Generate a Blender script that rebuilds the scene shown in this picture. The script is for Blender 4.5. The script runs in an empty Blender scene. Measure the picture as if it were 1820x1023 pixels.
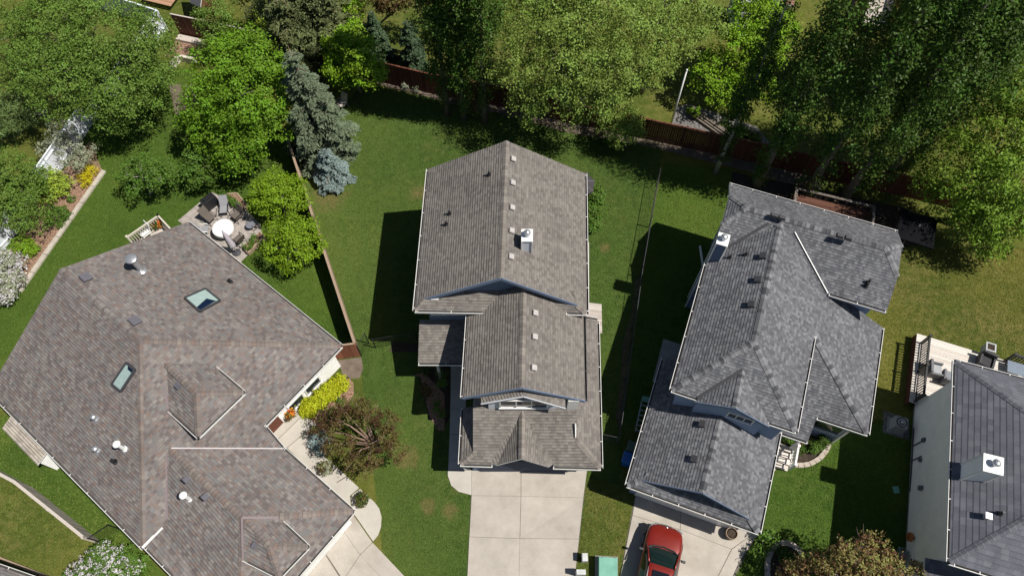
import bpy, math, random
import numpy as np
from mathutils import Vector, Matrix
from mathutils.geometry import tessellate_polygon

random.seed(7)
RNG = np.random.default_rng(11)
scene = bpy.context.scene
COL = scene.collection

# ------------------------------------------------------------------ camera
F = 1270.0                       # focal length in photo pixels (photo is 1820 wide)
CU, CV = 910.0, 511.5
TH = math.atan(659 / F)          # tilt from straight down
H = 37.0                         # camera height, metres
CT, ST = math.cos(TH), math.sin(TH)
cd = bpy.data.cameras.new('camera')
cam = bpy.data.objects.new('camera', cd)
COL.objects.link(cam)
cam.location = (0, 0, H)
cam.rotation_euler = (TH, 0, 0)
cd.sensor_width = 36
cd.lens = 36 * F / 1820
cd.clip_end = 1000
scene.camera = cam


def P(u, v, z=0.0):
    """ground survey: the point at height z that the photo shows at (u, v)"""
    x = (u - CU) / F
    y = (v - CV) / F
    t = (H - z) / (CT + y * ST)
    return Vector((x * t, (ST - y * CT) * t, z))


def ppm(u, v, z=0.0):
    """photo pixels per metre there"""
    y = (v - CV) / F
    return F * (CT + y * ST) / (H - z)


def frame(deg):
    a = math.radians(deg)
    ca, sa = math.cos(a), math.sin(a)
    return lambda p, q, z=0.0: Vector((p * ca - q * sa, p * sa + q * ca, z))


# ------------------------------------------------------------------ light
SUN_L = Vector((-0.575, 0.165, -1.0)).normalized()       # travel direction of the light
w = bpy.data.worlds.new('World')
scene.world = w
w.use_nodes = True
nt = w.node_tree
sky = nt.nodes.new('ShaderNodeTexSky')
sky.sky_type = 'NISHITA'
sky.sun_disc = False
sky.sun_elevation = math.asin(-SUN_L.z)
sky.sun_rotation = math.atan2(-SUN_L.x, -SUN_L.y)
sky.air_density = 1.0
sky.dust_density = 0.6
bg = nt.nodes['Background']
bg.inputs['Strength'].default_value = 0.05
nt.links.new(sky.outputs[0], bg.inputs[0])
sd = bpy.data.lights.new('sun', 'SUN')
sd.energy = 5.0
sd.angle = math.radians(0.5)
sd.color = (1.0, 0.95, 0.87)
so = bpy.data.objects.new('sun', sd)
COL.objects.link(so)
so.rotation_euler = SUN_L.to_track_quat('-Z', 'Y').to_euler()
so.location = (20, -6, 60)
scene.view_settings.view_transform = 'Standard'
scene.view_settings.look = 'None'
scene.view_settings.exposure = 0.2
scene.view_settings.gamma = 1.0
scene.render.engine = 'CYCLES'
scene.cycles.max_bounces = 5
scene.cycles.diffuse_bounces = 3
scene.cycles.transparent_max_bounces = 8

# ------------------------------------------------------------------ materials
MATS = {}


class NT:
    def __init__(s, name):
        s.m = bpy.data.materials.new(name)
        s.m.use_nodes = True
        s.t = s.m.node_tree
        s.b = s.t.nodes['Principled BSDF']
        s.out = s.t.nodes['Material Output']
        MATS[name] = s.m

    def n(s, kind, **kw):
        x = s.t.nodes.new('ShaderNode' + kind)
        for k, v in kw.items():
            setattr(x, k, v)
        return x

    def l(s, a, b):
        s.t.links.new(a, b)

    def put(s, sock, v):
        if isinstance(v, (int, float, tuple)):
            sock.default_value = v
        else:
            s.l(v, sock)

    def math(s, op, a, b=0.0, c=0.0):
        x = s.n('Math', operation=op)
        s.put(x.inputs[0], a)
        s.put(x.inputs[1], b)
        s.put(x.inputs[2], c)
        return x.outputs[0]

    def noise(s, vec, scale, detail=3, rough=0.6):
        x = s.n('TexNoise')
        s.l(vec, x.inputs['Vector'])
        x.inputs['Scale'].default_value = scale
        x.inputs['Detail'].default_value = detail
        x.inputs['Roughness'].default_value = rough
        return x.outputs['Fac']

    def ramp(s, fac, stops, interp='LINEAR'):
        x = s.n('ValToRGB')
        r = x.color_ramp
        r.interpolation = interp
        while len(r.elements) < len(stops):
            r.elements.new(0.5)
        for e, (p, c) in zip(r.elements, stops):
            e.position = p
            e.color = (*c, 1)
        s.l(fac, x.inputs[0])
        return x.outputs[0]

    def mix(s, fac, a, b, blend='MIX'):
        x = s.n('Mix', data_type='RGBA', blend_type=blend)
        s.put(x.inputs[0], fac)
        for i, v in ((6, a), (7, b)):
            if isinstance(v, tuple):
                x.inputs[i].default_value = (*v, 1)
            else:
                s.l(v, x.inputs[i])
        return x.outputs[2]

    def bump(s, h, dist, strength=1.0):
        x = s.n('Bump')
        x.inputs['Distance'].default_value = dist
        x.inputs['Strength'].default_value = strength
        s.l(h, x.inputs['Height'])
        s.l(x.outputs[0], s.b.inputs['Normal'])

    def pos(s):
        return s.n('NewGeometry').outputs['Position']

    def uv(s):
        return s.n('UVMap').outputs[0]


def mottled(name, c1, c2, scale=2.0, rough=0.8, bump=0.0, bscale=None, metal=0.0, coord='pos', spec=0.3, detail=5):
    s = NT(name)
    v = s.pos() if coord == 'pos' else s.uv()
    f = s.noise(v, scale, detail)
    c = s.ramp(f, [(0.3, c1), (0.7, c2)])
    s.l(c, s.b.inputs['Base Color'])
    s.b.inputs['Roughness'].default_value = rough
    s.b.inputs['Metallic'].default_value = metal
    s.b.inputs['Specular IOR Level'].default_value = spec
    if bump:
        s.bump(s.noise(v, bscale or scale * 4, 3), bump)
    return s.m


def shingle(name, cols, course=0.143, tab=0.2, tabvar=0.5, big=(0.8, 1.15), bump=0.035, along=None):
    s = NT(name)
    uv = s.uv()
    sep = s.n('SeparateXYZ')
    s.l(uv, sep.inputs[0])
    u, v = sep.outputs[0], sep.outputs[1]
    vr = s.math('DIVIDE', v, course)
    row = s.math('FLOOR', vr)
    wn = s.n('TexWhiteNoise', noise_dimensions='1D')
    s.l(row, wn.inputs['W'])
    off = s.math('MULTIPLY', wn.outputs[0], 17.3)
    ut = s.math('ADD', s.math('DIVIDE', u, tab), off)
    # uneven tab widths
    wob = s.n('TexNoise', noise_dimensions='2D')
    cb = s.n('CombineXYZ')
    s.l(s.math('MULTIPLY', ut, 0.45), cb.inputs[0])
    s.l(s.math('MULTIPLY', row, 3.7), cb.inputs[1])
    s.l(cb.outputs[0], wob.inputs['Vector'])
    wob.inputs['Scale'].default_value = 1.0
    ut2 = s.math('ADD', ut, s.math('MULTIPLY', wob.outputs[0], tabvar))
    cid = s.math('FLOOR', ut2)
    c2 = s.n('CombineXYZ')
    s.l(cid, c2.inputs[0])
    s.l(row, c2.inputs[1])
    w2 = s.n('TexWhiteNoise', noise_dimensions='2D')
    s.l(c2.outputs[0], w2.inputs['Vector'])
    n = len(cols)
    col = s.ramp(w2.outputs[0], [(i / n, c) for i, c in enumerate(cols)], 'CONSTANT')
    # weathering patches
    pn = s.noise(s.pos(), 0.55, 4)
    gain = s.ramp(pn, [(0.25, (big[0],) * 3), (0.75, (big[1],) * 3)])
    col = s.mix(1.0, col, gain, 'MULTIPLY')
    mp = s.n('Mapping')
    s.l(uv, mp.inputs[0])
    mp.inputs['Scale'].default_value = (2.2, .22, 1)
    st = s.ramp(s.noise(mp.outputs[0], 1.0, 4), [(.3, (.9,) * 3), (.7, (1.08,) * 3)])      # run-off streaks
    col = s.mix(1.0, col, st, 'MULTIPLY')
    gr = s.ramp(s.noise(s.pos(), 38, 2), [(0.3, (0.78,) * 3), (0.7, (1.2,) * 3)])
    col = s.mix(1.0, col, gr, 'MULTIPLY')
    s.l(col, s.b.inputs['Base Color'])
    s.b.inputs['Roughness'].default_value = 0.95
    s.b.inputs['Specular IOR Level'].default_value = 0.15
    fr = s.math('FRACT', vr)
    h = s.math('MINIMUM', s.math('SUBTRACT', 1.0, fr), s.math('MULTIPLY', fr, 1e3))
    h = s.math('MAXIMUM', h, s.math('MULTIPLY', s.math('SUBTRACT', fr, .74), 3.85))
    h2 = s.math('ADD', h, s.math('MULTIPLY', w2.outputs[0], 0.35))
    s.bump(h2, bump)
    return s.m


def lawn(name, deep, mid, dry, dryamt=0.5, stripe=None, spots=()):
    s = NT(name)
    p = s.pos()
    f1 = s.noise(p, 0.33, 5, 0.65)
    f2 = s.noise(p, 2.3, 5, 0.7)
    f3 = s.noise(p, 26, 3, 0.7)
    c = s.mix(s.ramp(f2, [(0.35, (0, 0, 0)), (0.68, (1, 1, 1))]), deep, mid)
    d = s.math('MULTIPLY', f1, f2)
    c = s.mix(s.ramp(d, [(0.30 - 0.12 * dryamt, (0, 0, 0)), (0.48 - 0.12 * dryamt, (dryamt,) * 3)]), c, dry)
    f0 = s.noise(p, .11, 3, .5)
    c = s.mix(s.ramp(f0, [(.42, (0, 0, 0)), (.62, (.55,) * 3)]), c, tuple(a * k for a, k in zip(mid, (1.6, 1.28, 1.3))))
    if stripe:
        sx = s.n('SeparateXYZ')
        s.l(p, sx.inputs[0])
        a = s.math('ADD', s.math('MULTIPLY', sx.outputs[0], stripe[0]), s.math('MULTIPLY', sx.outputs[1], stripe[1]))
        a = s.math('ADD', a, s.math('MULTIPLY', f1, 1.2))
        c = s.mix(s.ramp(s.math('SINE', a), [(0.3, (0.0,) * 3), (0.9, (0.4,) * 3)]), c, mid)
    for q, r in spots:                      # worn, dried-out patches of turf
        vd = s.n('VectorMath', operation='DISTANCE')
        s.l(p, vd.inputs[0])
        vd.inputs[1].default_value = (q.x, q.y, 0)
        e = s.math('ADD', s.math('DIVIDE', vd.outputs['Value'], r), s.math('MULTIPLY', s.math('SUBTRACT', f2, .5), 2.2))
        c = s.mix(s.ramp(e, [(.3, (.8,) * 3), (1.0, (0, 0, 0))]), c, (.19, .15, .06))
    g = s.ramp(f3, [(0.3, (0.5,) * 3), (0.72, (1.5,) * 3)])
    c = s.mix(1.0, c, g, 'MULTIPLY')
    s.l(c, s.b.inputs['Base Color'])
    s.b.inputs['Roughness'].default_value = 0.9
    s.b.inputs['Specular IOR Level'].default_value = 0.1
    s.bump(s.noise(p, 55, 2), 0.05)
    return s.m


def leafmat(name, c, var=0.35, trans=0.2, hue=0.03, gloss=0.55):
    c = tuple(x * 1.25 for x in c)
    """leaf faces: per-leaf value noise from the 'tint' attribute"""
    s = NT(name)
    at = s.n('Attribute', attribute_name='tint')
    hs = s.n('HueSaturation')
    sp = s.n('SeparateColor')
    s.l(at.outputs['Color'], sp.inputs[0])
    hs.inputs['Color'].default_value = (*c, 1)
    s.l(s.math('ADD', 0.5 - hue / 2, s.math('MULTIPLY', sp.outputs[1], hue)), hs.inputs['Hue'])
    s.l(s.math('ADD', 1 - var, s.math('MULTIPLY', sp.outputs[0], 2 * var)), hs.inputs['Value'])
    hs.inputs['Saturation'].default_value = 1.0
    s.l(hs.outputs[0], s.b.inputs['Base Color'])
    s.b.inputs['Roughness'].default_value = gloss
    s.b.inputs['Specular IOR Level'].default_value = 0.2
    tr = s.n('BsdfTranslucent')
    s.l(hs.outputs[0], tr.inputs[0])
    mx = s.n('MixShader')
    mx.inputs[0].default_value = trans
    s.l(s.b.outputs[0], mx.inputs[1])
    s.l(tr.outputs[0], mx.inputs[2])
    s.l(mx.outputs[0], s.out.inputs['Surface'])
    return s.m


def siding(name, c, pitch=0.12, vert=False):
    s = NT(name)
    p = s.pos()
    sx = s.n('SeparateXYZ')
    s.l(p, sx.inputs[0])
    f = s.math('FRACT', s.math('DIVIDE', sx.outputs[2], pitch))
    n = s.noise(p, 1.5, 4)
    col = s.ramp(n, [(0.3, tuple(x * 0.93 for x in c)), (0.7, tuple(x * 1.05 for x in c))])
    s.l(col, s.b.inputs['Base Color'])
    s.b.inputs['Roughness'].default_value = 0.8
    s.b.inputs['Specular IOR Level'].default_value = 0.15
    s.bump(s.math('SUBTRACT', 1.0, f), 0.012)
    return s.m


def wood(name, c1, c2, scale=1.0, rough=0.75):
    s = NT(name)
    p = s.pos()
    mp = s.n('Mapping')
    s.l(p, mp.inputs[0])
    mp.inputs['Scale'].default_value = (7 * scale, 7 * scale, 1.2 * scale)
    f = s.noise(mp.outputs[0], 1.6, 5, 0.65)
    ri = s.n('NewGeometry').outputs['Random Per Island']
    f = s.math('ADD', s.math('MULTIPLY', f, 0.6), s.math('MULTIPLY', ri, 0.4))
    s.l(s.ramp(f, [(0.25, c1), (0.75, c2)]), s.b.inputs['Base Color'])
    s.b.inputs['Roughness'].default_value = rough
    s.b.inputs['Specular IOR Level'].default_value = 0.2
    s.bump(f, 0.008)
    return s.m


def plain(name, c, rough=0.5, metal=0.0, spec=0.5, trans=0.0, coat=0.0):
    s = NT(name)
    f = s.noise(s.pos(), 6, 3)
    s.l(s.ramp(f, [(0.3, tuple(x * 0.9 for x in c)), (0.7, tuple(min(1, x * 1.06) for x in c))]), s.b.inputs['Base Color'])
    s.b.inputs['Roughness'].default_value = rough
    s.b.inputs['Metallic'].default_value = metal
    s.b.inputs['Specular IOR Level'].default_value = spec
    s.b.inputs['Coat Weight'].default_value = coat
    s.b.inputs['Coat Roughness'].default_value = 0.04
    s.b.inputs['Transmission Weight'].default_value = trans
    return s.m


# roofs
SH_A = shingle('weathered brown shingles', [(0.181, 0.159, 0.150), (0.147, 0.126, 0.121), (0.211, 0.192, 0.179), (0.169, 0.151, 0.146), (0.132, 0.113, 0.109), (0.191, 0.170, 0.158), (0.178, 0.141, 0.126), (0.162, 0.157, 0.154)], tab=0.2, bump=0.018, big=(.88, 1.12))
CAP_A = shingle('tan ridge caps', [(.195, .162, .145), (.175, .148, .136), (.215, .185, .162), (.185, .14, .122), (.195, .17, .155), (.165, .14, .13)], course=0.2, tab=3.0, bump=0.02)
SH_B = shingle('taupe shingles', [(.178, .163, .148), (.155, .142, .13), (.2, .185, .168), (.17, .155, .142), (.14, .127, .117), (.188, .173, .156)], tab=0.19, bump=0.03, big=(.88, 1.12))
CAP_B = shingle('taupe ridge caps', [(.2, .18, .16), (.17, .15, .138), (.22, .2, .178)], course=0.2, tab=3.0, bump=0.02)
SH_C = shingle('charcoal shingles', [(0.122, 0.124, 0.136), (0.097, 0.100, 0.111), (0.162, 0.166, 0.178), (0.133, 0.136, 0.147), (0.104, 0.107, 0.118), (0.180, 0.183, 0.194), (0.116, 0.118, 0.130), (0.145, 0.147, 0.159)], tab=0.13, bump=0.02)
CAP_C = shingle('charcoal ridge caps', [(0.134, 0.134, 0.144), (0.078, 0.080, 0.089), (0.190, 0.193, 0.203)], course=0.2, tab=3.0, bump=0.02)
SH_D = shingle('slate grey shingles', [(.125, .13, .152), (.11, .114, .134), (.145, .15, .172), (.12, .124, .146)], course=0.24, tab=0.3, bump=0.016, big=(.9, 1.1))
CAP_D = shingle('slate ridge caps', [(.13, .134, .155), (.11, .114, .134), (.145, .15, .17)], course=0.24, tab=3.0, bump=0.02)
TRIM = plain('white trim', (.74, .73, .71), .45)
SOFFIT = plain('soffit', (.5, .5, .52), .6)
S_BLUE = siding('slate blue siding', (.13, .17, .25))
S_BLUE2 = siding('blue grey siding', (.27, .34, .46))
S_PALE = siding('pale grey siding', (.55, .57, .62))
S_CREAM = siding('cream stucco', (.9, .85, .74), 0.3)
S_WHITE = siding('white siding', (.88, .88, .86))
FOUND = mottled('concrete foundation', (.24, .235, .225), (.34, .33, .31), 1.6, bump=.01)
GLASS = plain('window glass', (.02, .028, .035), .06, spec=.5)
GREENGLASS = plain('green tinted glass', (.06, .2, .12), .06, spec=.8)
SKYGLASS = plain('skylight glass', (.31, .41, .385), .12, spec=.5)
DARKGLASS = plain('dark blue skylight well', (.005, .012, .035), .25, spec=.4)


def concrete(name, c1, c2):
    s = NT(name)
    p = s.pos()
    ri = s.n('NewGeometry').outputs['Random Per Island']
    c = s.ramp(s.noise(p, .8, 7, .7), [(.3, c1), (.7, c2)])
    c = s.mix(1.0, c, s.ramp(ri, [(0, (.94,) * 3), (1, (1.05,) * 3)]), 'MULTIPLY')
    st = s.noise(p, .55, 3, .5)
    c = s.mix(s.ramp(st, [(.60, (0, 0, 0)), (.74, (.35,) * 3)]), c, (.2, .16, .12))       # old stains
    c = s.mix(1.0, c, s.ramp(s.noise(p, 45, 2), [(.3, (.9,) * 3), (.7, (1.1,) * 3)]), 'MULTIPLY')
    s.l(c, s.b.inputs['Base Color'])
    s.b.inputs['Roughness'].default_value = .9
    s.bump(s.noise(p, 40, 3), .006)
    return s.m


CONCRETE = concrete('driveway concrete', (.33, .298, .255), (.45, .41, .36))
CONCRETE2 = mottled('path concrete', (.40, .37, .325), (.48, .45, .40), 1.2, .85, bump=.006, bscale=40)
JOINT = mottled('joint dirt', (.10, .09, .075), (.17, .15, .125), 3)
EDGING = mottled('edging concrete', (.36, .32, .27), (.5, .46, .39), 3, bump=.015)
SOIL = mottled('dark soil', (.03, .022, .016), (.075, .055, .04), 6, .95, bump=.05, bscale=18)
DIRT = mottled('bare dirt', (.11, .085, .065), (.19, .15, .12), 2.5, .95, bump=.03, bscale=14)
MULCH = mottled('wood mulch', (.12, .065, .042), (.42, .27, .19), 9, .95, bump=.06, bscale=16)
GRAVEL = mottled('grey gravel', (.06, .057, .053), (.27, .255, .24), 7, .9, bump=.08, bscale=14)
STONE = mottled('edging stone', (.33, .28, .23), (.52, .46, .4), 4, .9, bump=.03, bscale=12)
BLACK = plain('black metal', (.016, .016, .018), .45)
DKGREY = plain('dark grey plastic', (.05, .05, .056), .55)
VENTGREY = plain('grey vent metal', (.13, .125, .145), .5)
VENTPINK = plain('light vent plastic', (.42, .39, .38), .55)
STEEL = plain('galvanised steel', (.55, .56, .58), .35, .7)
WHITE = plain('white paint', (.8, .8, .78), .4)
W_BROWN = wood('brown stained boards', (.085, .03, .02), (.17, .065, .04))
W_TAN = wood('weathered tan boards', (.22, .155, .11), (.38, .29, .21))
W_GREY = wood('silvered deck boards', (.36, .31, .27), (.56, .51, .46))
W_PALE = wood('pale deck boards', (.52, .47, .42), (.7, .65, .6))
W_ORANGE = wood('orange stained boards', (.32, .11, .03), (.45, .18, .055))
W_CREAM = wood('cream painted boards', (.45, .41, .34), (.6, .56, .48))
BARK = wood('grey bark', (.10, .085, .07), (.26, .23, .2), 1.2, .9)
BARK_P = wood('pale bark', (.25, .23, .2), (.5, .47, .43), 1.2, .9)
BARK_R = wood('brown bark', (.14, .09, .065), (.32, .23, .18), 1.2, .9)

# ------------------------------------------------------------------ mesh building


class MB:
    def __init__(s):
        s.v, s.f, s.mi, s.uv = [], [], [], []

    def face(s, pts, mi=0, uv=None):
        i = len(s.v)
        s.v += [tuple(p) for p in pts]
        s.f.append(tuple(range(i, i + len(pts))))
        s.mi.append(mi)
        s.uv.append(uv)

    def prism(s, poly, z0, z1, mi=0):
        """vertical prism over a plan polygon"""
        a = [Vector((p[0], p[1], 0)) for p in poly]
        if sum(a[i].x * a[(i + 1) % len(a)].y - a[(i + 1) % len(a)].x * a[i].y for i in range(len(a))) < 0:
            a.reverse()
        top = [Vector((p.x, p.y, z1)) for p in a]
        bot = [Vector((p.x, p.y, z0)) for p in a]
        for tri in tessellate_polygon([top]):
            t = [top[i] for i in tri]
            if (t[1] - t[0]).cross(t[2] - t[0]).z < 0:
                t.reverse()
            s.face(t, mi)
            s.face([Vector((q.x, q.y, z0)) for q in reversed(t)], mi)
        for i in range(len(a)):
            j = (i + 1) % len(a)
            s.face([bot[i], bot[j], top[j], top[i]], mi)
        return s

    def box(s, c, sx, sy, sz, mi=0, X=Vector((1, 0, 0)), Y=Vector((0, 1, 0)), Z=Vector((0, 0, 1)), taper=1.0):
        """box centred at c with full sizes along the axes X, Y, Z"""
        c = Vector(c)
        if X.cross(Y).dot(Z) < 0:
            Y = -Y
        X, Y, Z = X * (sx / 2), Y * (sy / 2), Z * (sz / 2)
        b = [c + X * a * 1 + Y * d - Z for a, d in ((-1, -1), (1, -1), (1, 1), (-1, 1))]
        t = [c + X * a * taper + Y * d * taper + Z for a, d in ((-1, -1), (1, -1), (1, 1), (-1, 1))]
        s.face(t, mi)
        s.face(b[::-1], mi)
        for i in range(4):
            j = (i + 1) % 4
            s.face([b[i], b[j], t[j], t[i]], mi)
        return s

    def beam(s, p, q, wd, ht, mi=0, up=Vector((0, 0, 1))):
        p, q = Vector(p), Vector(q)
        d = q - p
        L = d.length
        Y = d / L
        X = Y.cross(up)
        if X.length < 1e-4:
            X = Vector((1, 0, 0))
        X.normalize()
        Z = X.cross(Y)
        return s.box((p + q) / 2, wd, L, ht, mi, X, Y, Z)

    def tube(s, pts, rad, n=8, mi=0, cap=True):
        pts = [Vector(p) for p in pts]
        if isinstance(rad, (int, float)):
            rad = [rad] * len(pts)
        rings = []
        for i, p in enumerate(pts):
            d = (pts[min(i + 1, len(pts) - 1)] - pts[max(i - 1, 0)]).normalized()
            a = d.cross(Vector((0.31, 0.2, 0.93)))
            if a.length < 0.05:
                a = d.cross(Vector((1, 0, 0)))
            a.normalize()
            b = d.cross(a)
            i0 = len(s.v)
            for k in range(n):
                t = 2 * math.pi * k / n
                s.v.append(tuple(p + (a * math.cos(t) + b * math.sin(t)) * rad[i]))
            rings.append(i0)
        for i in range(len(rings) - 1):
            for k in range(n):
                k2 = (k + 1) % n
                s.f.append((rings[i] + k, rings[i] + k2, rings[i + 1] + k2, rings[i + 1] + k))
                s.mi.append(mi)
                s.uv.append(None)
        if cap:
            s.f.append(tuple(rings[-1] + k for k in range(n)))
            s.f.append(tuple(rings[0] + k for k in reversed(range(n))))
            s.mi += [mi, mi]
            s.uv += [None, None]
        return s

    def lathe(s, c, prof, n=20, mi=0):
        """prof: list of (radius, z)"""
        c = Vector(c)
        rings = []
        for r, z in prof:
            i0 = len(s.v)
            for k in range(n):
                t = 2 * math.pi * k / n
                s.v.append((c.x + r * math.cos(t), c.y + r * math.sin(t), c.z + z))
            rings.append(i0)
        for i in range(len(rings) - 1):
            for k in range(n):
                k2 = (k + 1) % n
                s.f.append((rings[i] + k, rings[i] + k2, rings[i + 1] + k2, rings[i + 1] + k))
                s.mi.append(mi)
                s.uv.append(None)
        s.f.append(tuple(rings[-1] + k for k in range(n)))
        s.mi.append(mi)
        s.uv.append(None)
        return s


def root_loc(o):
    while o.parent:
        o = o.parent
    return o.location


def obj(name, mb, mats, parent=None, smooth=False, bevel=0.0):
    me = bpy.data.meshes.new(name)
    v = mb.v
    if parent:
        r = root_loc(parent)
        if r.length > 0:
            v = [(a[0] - r.x, a[1] - r.y, a[2] - r.z) for a in v]
    me.from_pydata(v, [], mb.f)
    for m in (mats if isinstance(mats, (list, tuple)) else [mats]):
        me.materials.append(m)
    me.polygons.foreach_set('material_index', mb.mi)
    if any(u is not None for u in mb.uv):
        l = me.uv_layers.new(name='UVMap')
        flat = []
        for f, u in zip(mb.f, mb.uv):
            for k in range(len(f)):
                flat += list(u[k]) if u is not None else [0.0, 0.0]
        l.data.foreach_set('uv', flat)
    if smooth:
        me.polygons.foreach_set('use_smooth', [True] * len(mb.f))
    me.update()
    o = bpy.data.objects.new(name, me)
    COL.objects.link(o)
    if parent:
        o.parent = parent
    if bevel:
        b = o.modifiers.new('bevel', 'BEVEL')
        b.width = bevel
        b.segments = 2
        b.limit_method = 'ANGLE'
    return o


def thing(name, label, cat, loc=(0, 0, 0), rz=0.0, group=None):
    o = bpy.data.objects.new(name, None)
    o.empty_display_size = 0.3
    COL.objects.link(o)
    o.location = loc
    o.rotation_euler = (0, 0, rz)
    o['label'] = label
    o['category'] = cat
    if group:
        o['group'] = group
    return o


def tag(o, label, cat, group=None):
    o['label'] = label
    o['category'] = cat
    if group:
        o['group'] = group
    return o


def structure(o):
    o['kind'] = 'structure'
    return o


def dup(o, loc, rz=0.0, label=None, parent=None, scale=None):
    c = o.copy()
    COL.objects.link(c)
    c.parent = parent
    if parent is None:
        c.location = loc
        c.rotation_euler = (0, 0, rz)
        if scale:
            c.scale = (scale,) * 3
        if label:
            c['label'] = label
    for ch in list(o.children):
        dup(ch, None, 0, None, c)
    return c


def bounds_base(pts):
    pts = [Vector(p) for p in pts]
    c = sum(pts, Vector()) / len(pts)
    c.z = 0
    return c

# ------------------------------------------------------------------ setting: sheets of ground


def sheet(name, poly, m, z=0.004, pix=True, thick=None):
    pts = [P(u, v, z) for u, v in poly] if pix else [Vector((x, y, z)) for x, y in poly]
    mb = MB()
    if thick:
        mb.prism(pts, z - thick, z)
    else:
        for t in tessellate_polygon([pts]):
            q = [pts[i] for i in t]
            if (q[1] - q[0]).cross(q[2] - q[0]).z < 0:
                q.reverse()
            mb.face(q)
    return structure(obj(name, mb, m))


L_MAIN = lawn('mown lawn', (.050, .090, .018), (.082, .134, .027), (.165, .155, .055), .42, (5.0, .9), [(P(800, 908), .55), (P(745, 343), .7), (P(585, 350), 1.3), (P(722, 812), .8), (P(760, 900), .5), (P(1075, 440), .4), (P(1050, 870), .5)])
L_DEEP = lawn('deep lawn', (.048, .092, .014), (.078, .136, .021), (.15, .152, .048), .35, (2.6, 3.6))
L_DRY = lawn('dry lawn', (0.068, 0.091, 0.016), (0.120, 0.137, 0.027), (0.239, 0.199, 0.074), .75)
L_OLIVE = lawn('olive lawn', (0.068, 0.097, 0.016), (0.114, 0.142, 0.028), (0.228, 0.194, 0.068), .65)

g = MB()
g.face([(-150, -100, 0), (150, -100, 0), (150, 200, 0), (-150, 200, 0)])
structure(obj('ground', g, L_OLIVE))
sheet('lawn', [(515, 270), (640, 640), (690, 1060), (1080, 1060), (1135, 520), (1180, 250), (880, 195), (650, 150)], L_MAIN, .004)
sheet('lawn', [(-80, 560), (190, 170), (330, 120), (480, 180), (545, 330), (650, 660), (420, 560), (300, 430), (110, 520), (-40, 720)], L_DEEP, .008)
sheet('lawn', [(-120, 760), (20, 735), (330, 1060), (190, 1060), (165, 960), (-60, 800)], L_DEEP, .008)
sheet('lawn', [(1180, 290), (1300, 300), (1300, 480), (1160, 720), (1100, 780), (1130, 520)], L_DEEP, .008)
sheet('lawn', [(1560, 440), (1960, 440), (1960, 620), (1620, 600), (1600, 760), (1530, 760)], L_DRY, .006)
sheet('lawn', [(1340, 870), (1470, 760), (1620, 740), (1620, 1060), (1290, 1060)], L_DEEP, .008)
sheet('lawn', [(-150, 800), (10, 850), (165, 958), (190, 1060), (-150, 1060)], L_OLIVE, .008)

sheet('lawn', [(1046, 850), (1108, 862), (1134, 872), (1098, 1060), (1014, 1060), (1040, 900)], L_OLIVE, .012)
# bare strip under the chain link fence, dirt by the gate, beds
sheet('bare_soil_strip', [(1143, 480), (1134, 540), (1121, 600), (1115, 660), (1106, 740), (1100, 765), (1094, 740), (1104, 660), (1106, 610), (1122, 560), (1128, 500)], mottled('mossy soil', (.05, .045, .02), (.16, .12, .085), 3, .95, bump=.03), .012)
sheet('bare_soil', [(600, 640), (642, 634), (646, 655), (638, 672), (612, 672)], DIRT, .012)
sheet('soil_bed', [(668, 150), (760, 172), (846, 197), (880, 200), (1010, 236), (1144, 258), (1330, 305), (1460, 345), (1460, 318), (1144, 243), (880, 183), (760, 155), (672, 140)], DIRT, .012)
sheet('soil_bed', [(690, 625), (745, 625), (745, 668), (762, 745), (790, 760), (800, 740), (800, 640), (752, 612), (700, 606)], SOIL, .012)
sheet('mulch_bed', [(732, 668), (747, 668), (762, 735), (778, 765), (790, 764), (790, 700), (752, 660)], MULCH, .016)
sheet('mulch_bed', [(182, 303), (32, 515), (-10, 500), (30, 420), (106, 309), (160, 250)], MULCH, .012)
sheet('mulch_bed', [(618, 668), (628, 680), (629, 700), (610, 728), (583, 742), (560, 800), (548, 790), (540, 760), (600, 690)], MULCH, .012)
sheet('soil_bed', [(300, 150), (345, 150), (352, 205), (312, 205)], DIRT, .014)
sheet('soil_bed', [(292, 100), (322, 60), (372, 80), (345, 108)], MULCH, .014)
sheet('gravel_patch', [(1190, 222), (1200, 190), (1225, 185), (1345, 225), (1375, 262), (1290, 246)], GRAVEL, .012)
sheet('soil_bed', [(1300, 305), (1620, 372), (1660, 430), (1600, 440), (1300, 330)], SOIL, .012)

# driveways: separate slabs with open joints over a dark base


def slabs(name, rows, cols, m, z=.05):
    """rows/cols give an (i,j) grid of photo points; each cell is a slab, set in 1.5 cm from its joints"""
    mb = MB()
    for i in range(rows[0]):
        for j in range(rows[1]):
            q = [cols[i][j], cols[i][j + 1], cols[i + 1][j + 1], cols[i + 1][j]]
            p = [P(u, v, z) for u, v in q]
            c = sum(p, Vector()) / 4
            p = [a + (c - a).normalized() * .012 for a in p]
            mb.prism(p, 0, z)
    return structure(obj(name, mb, m))


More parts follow.
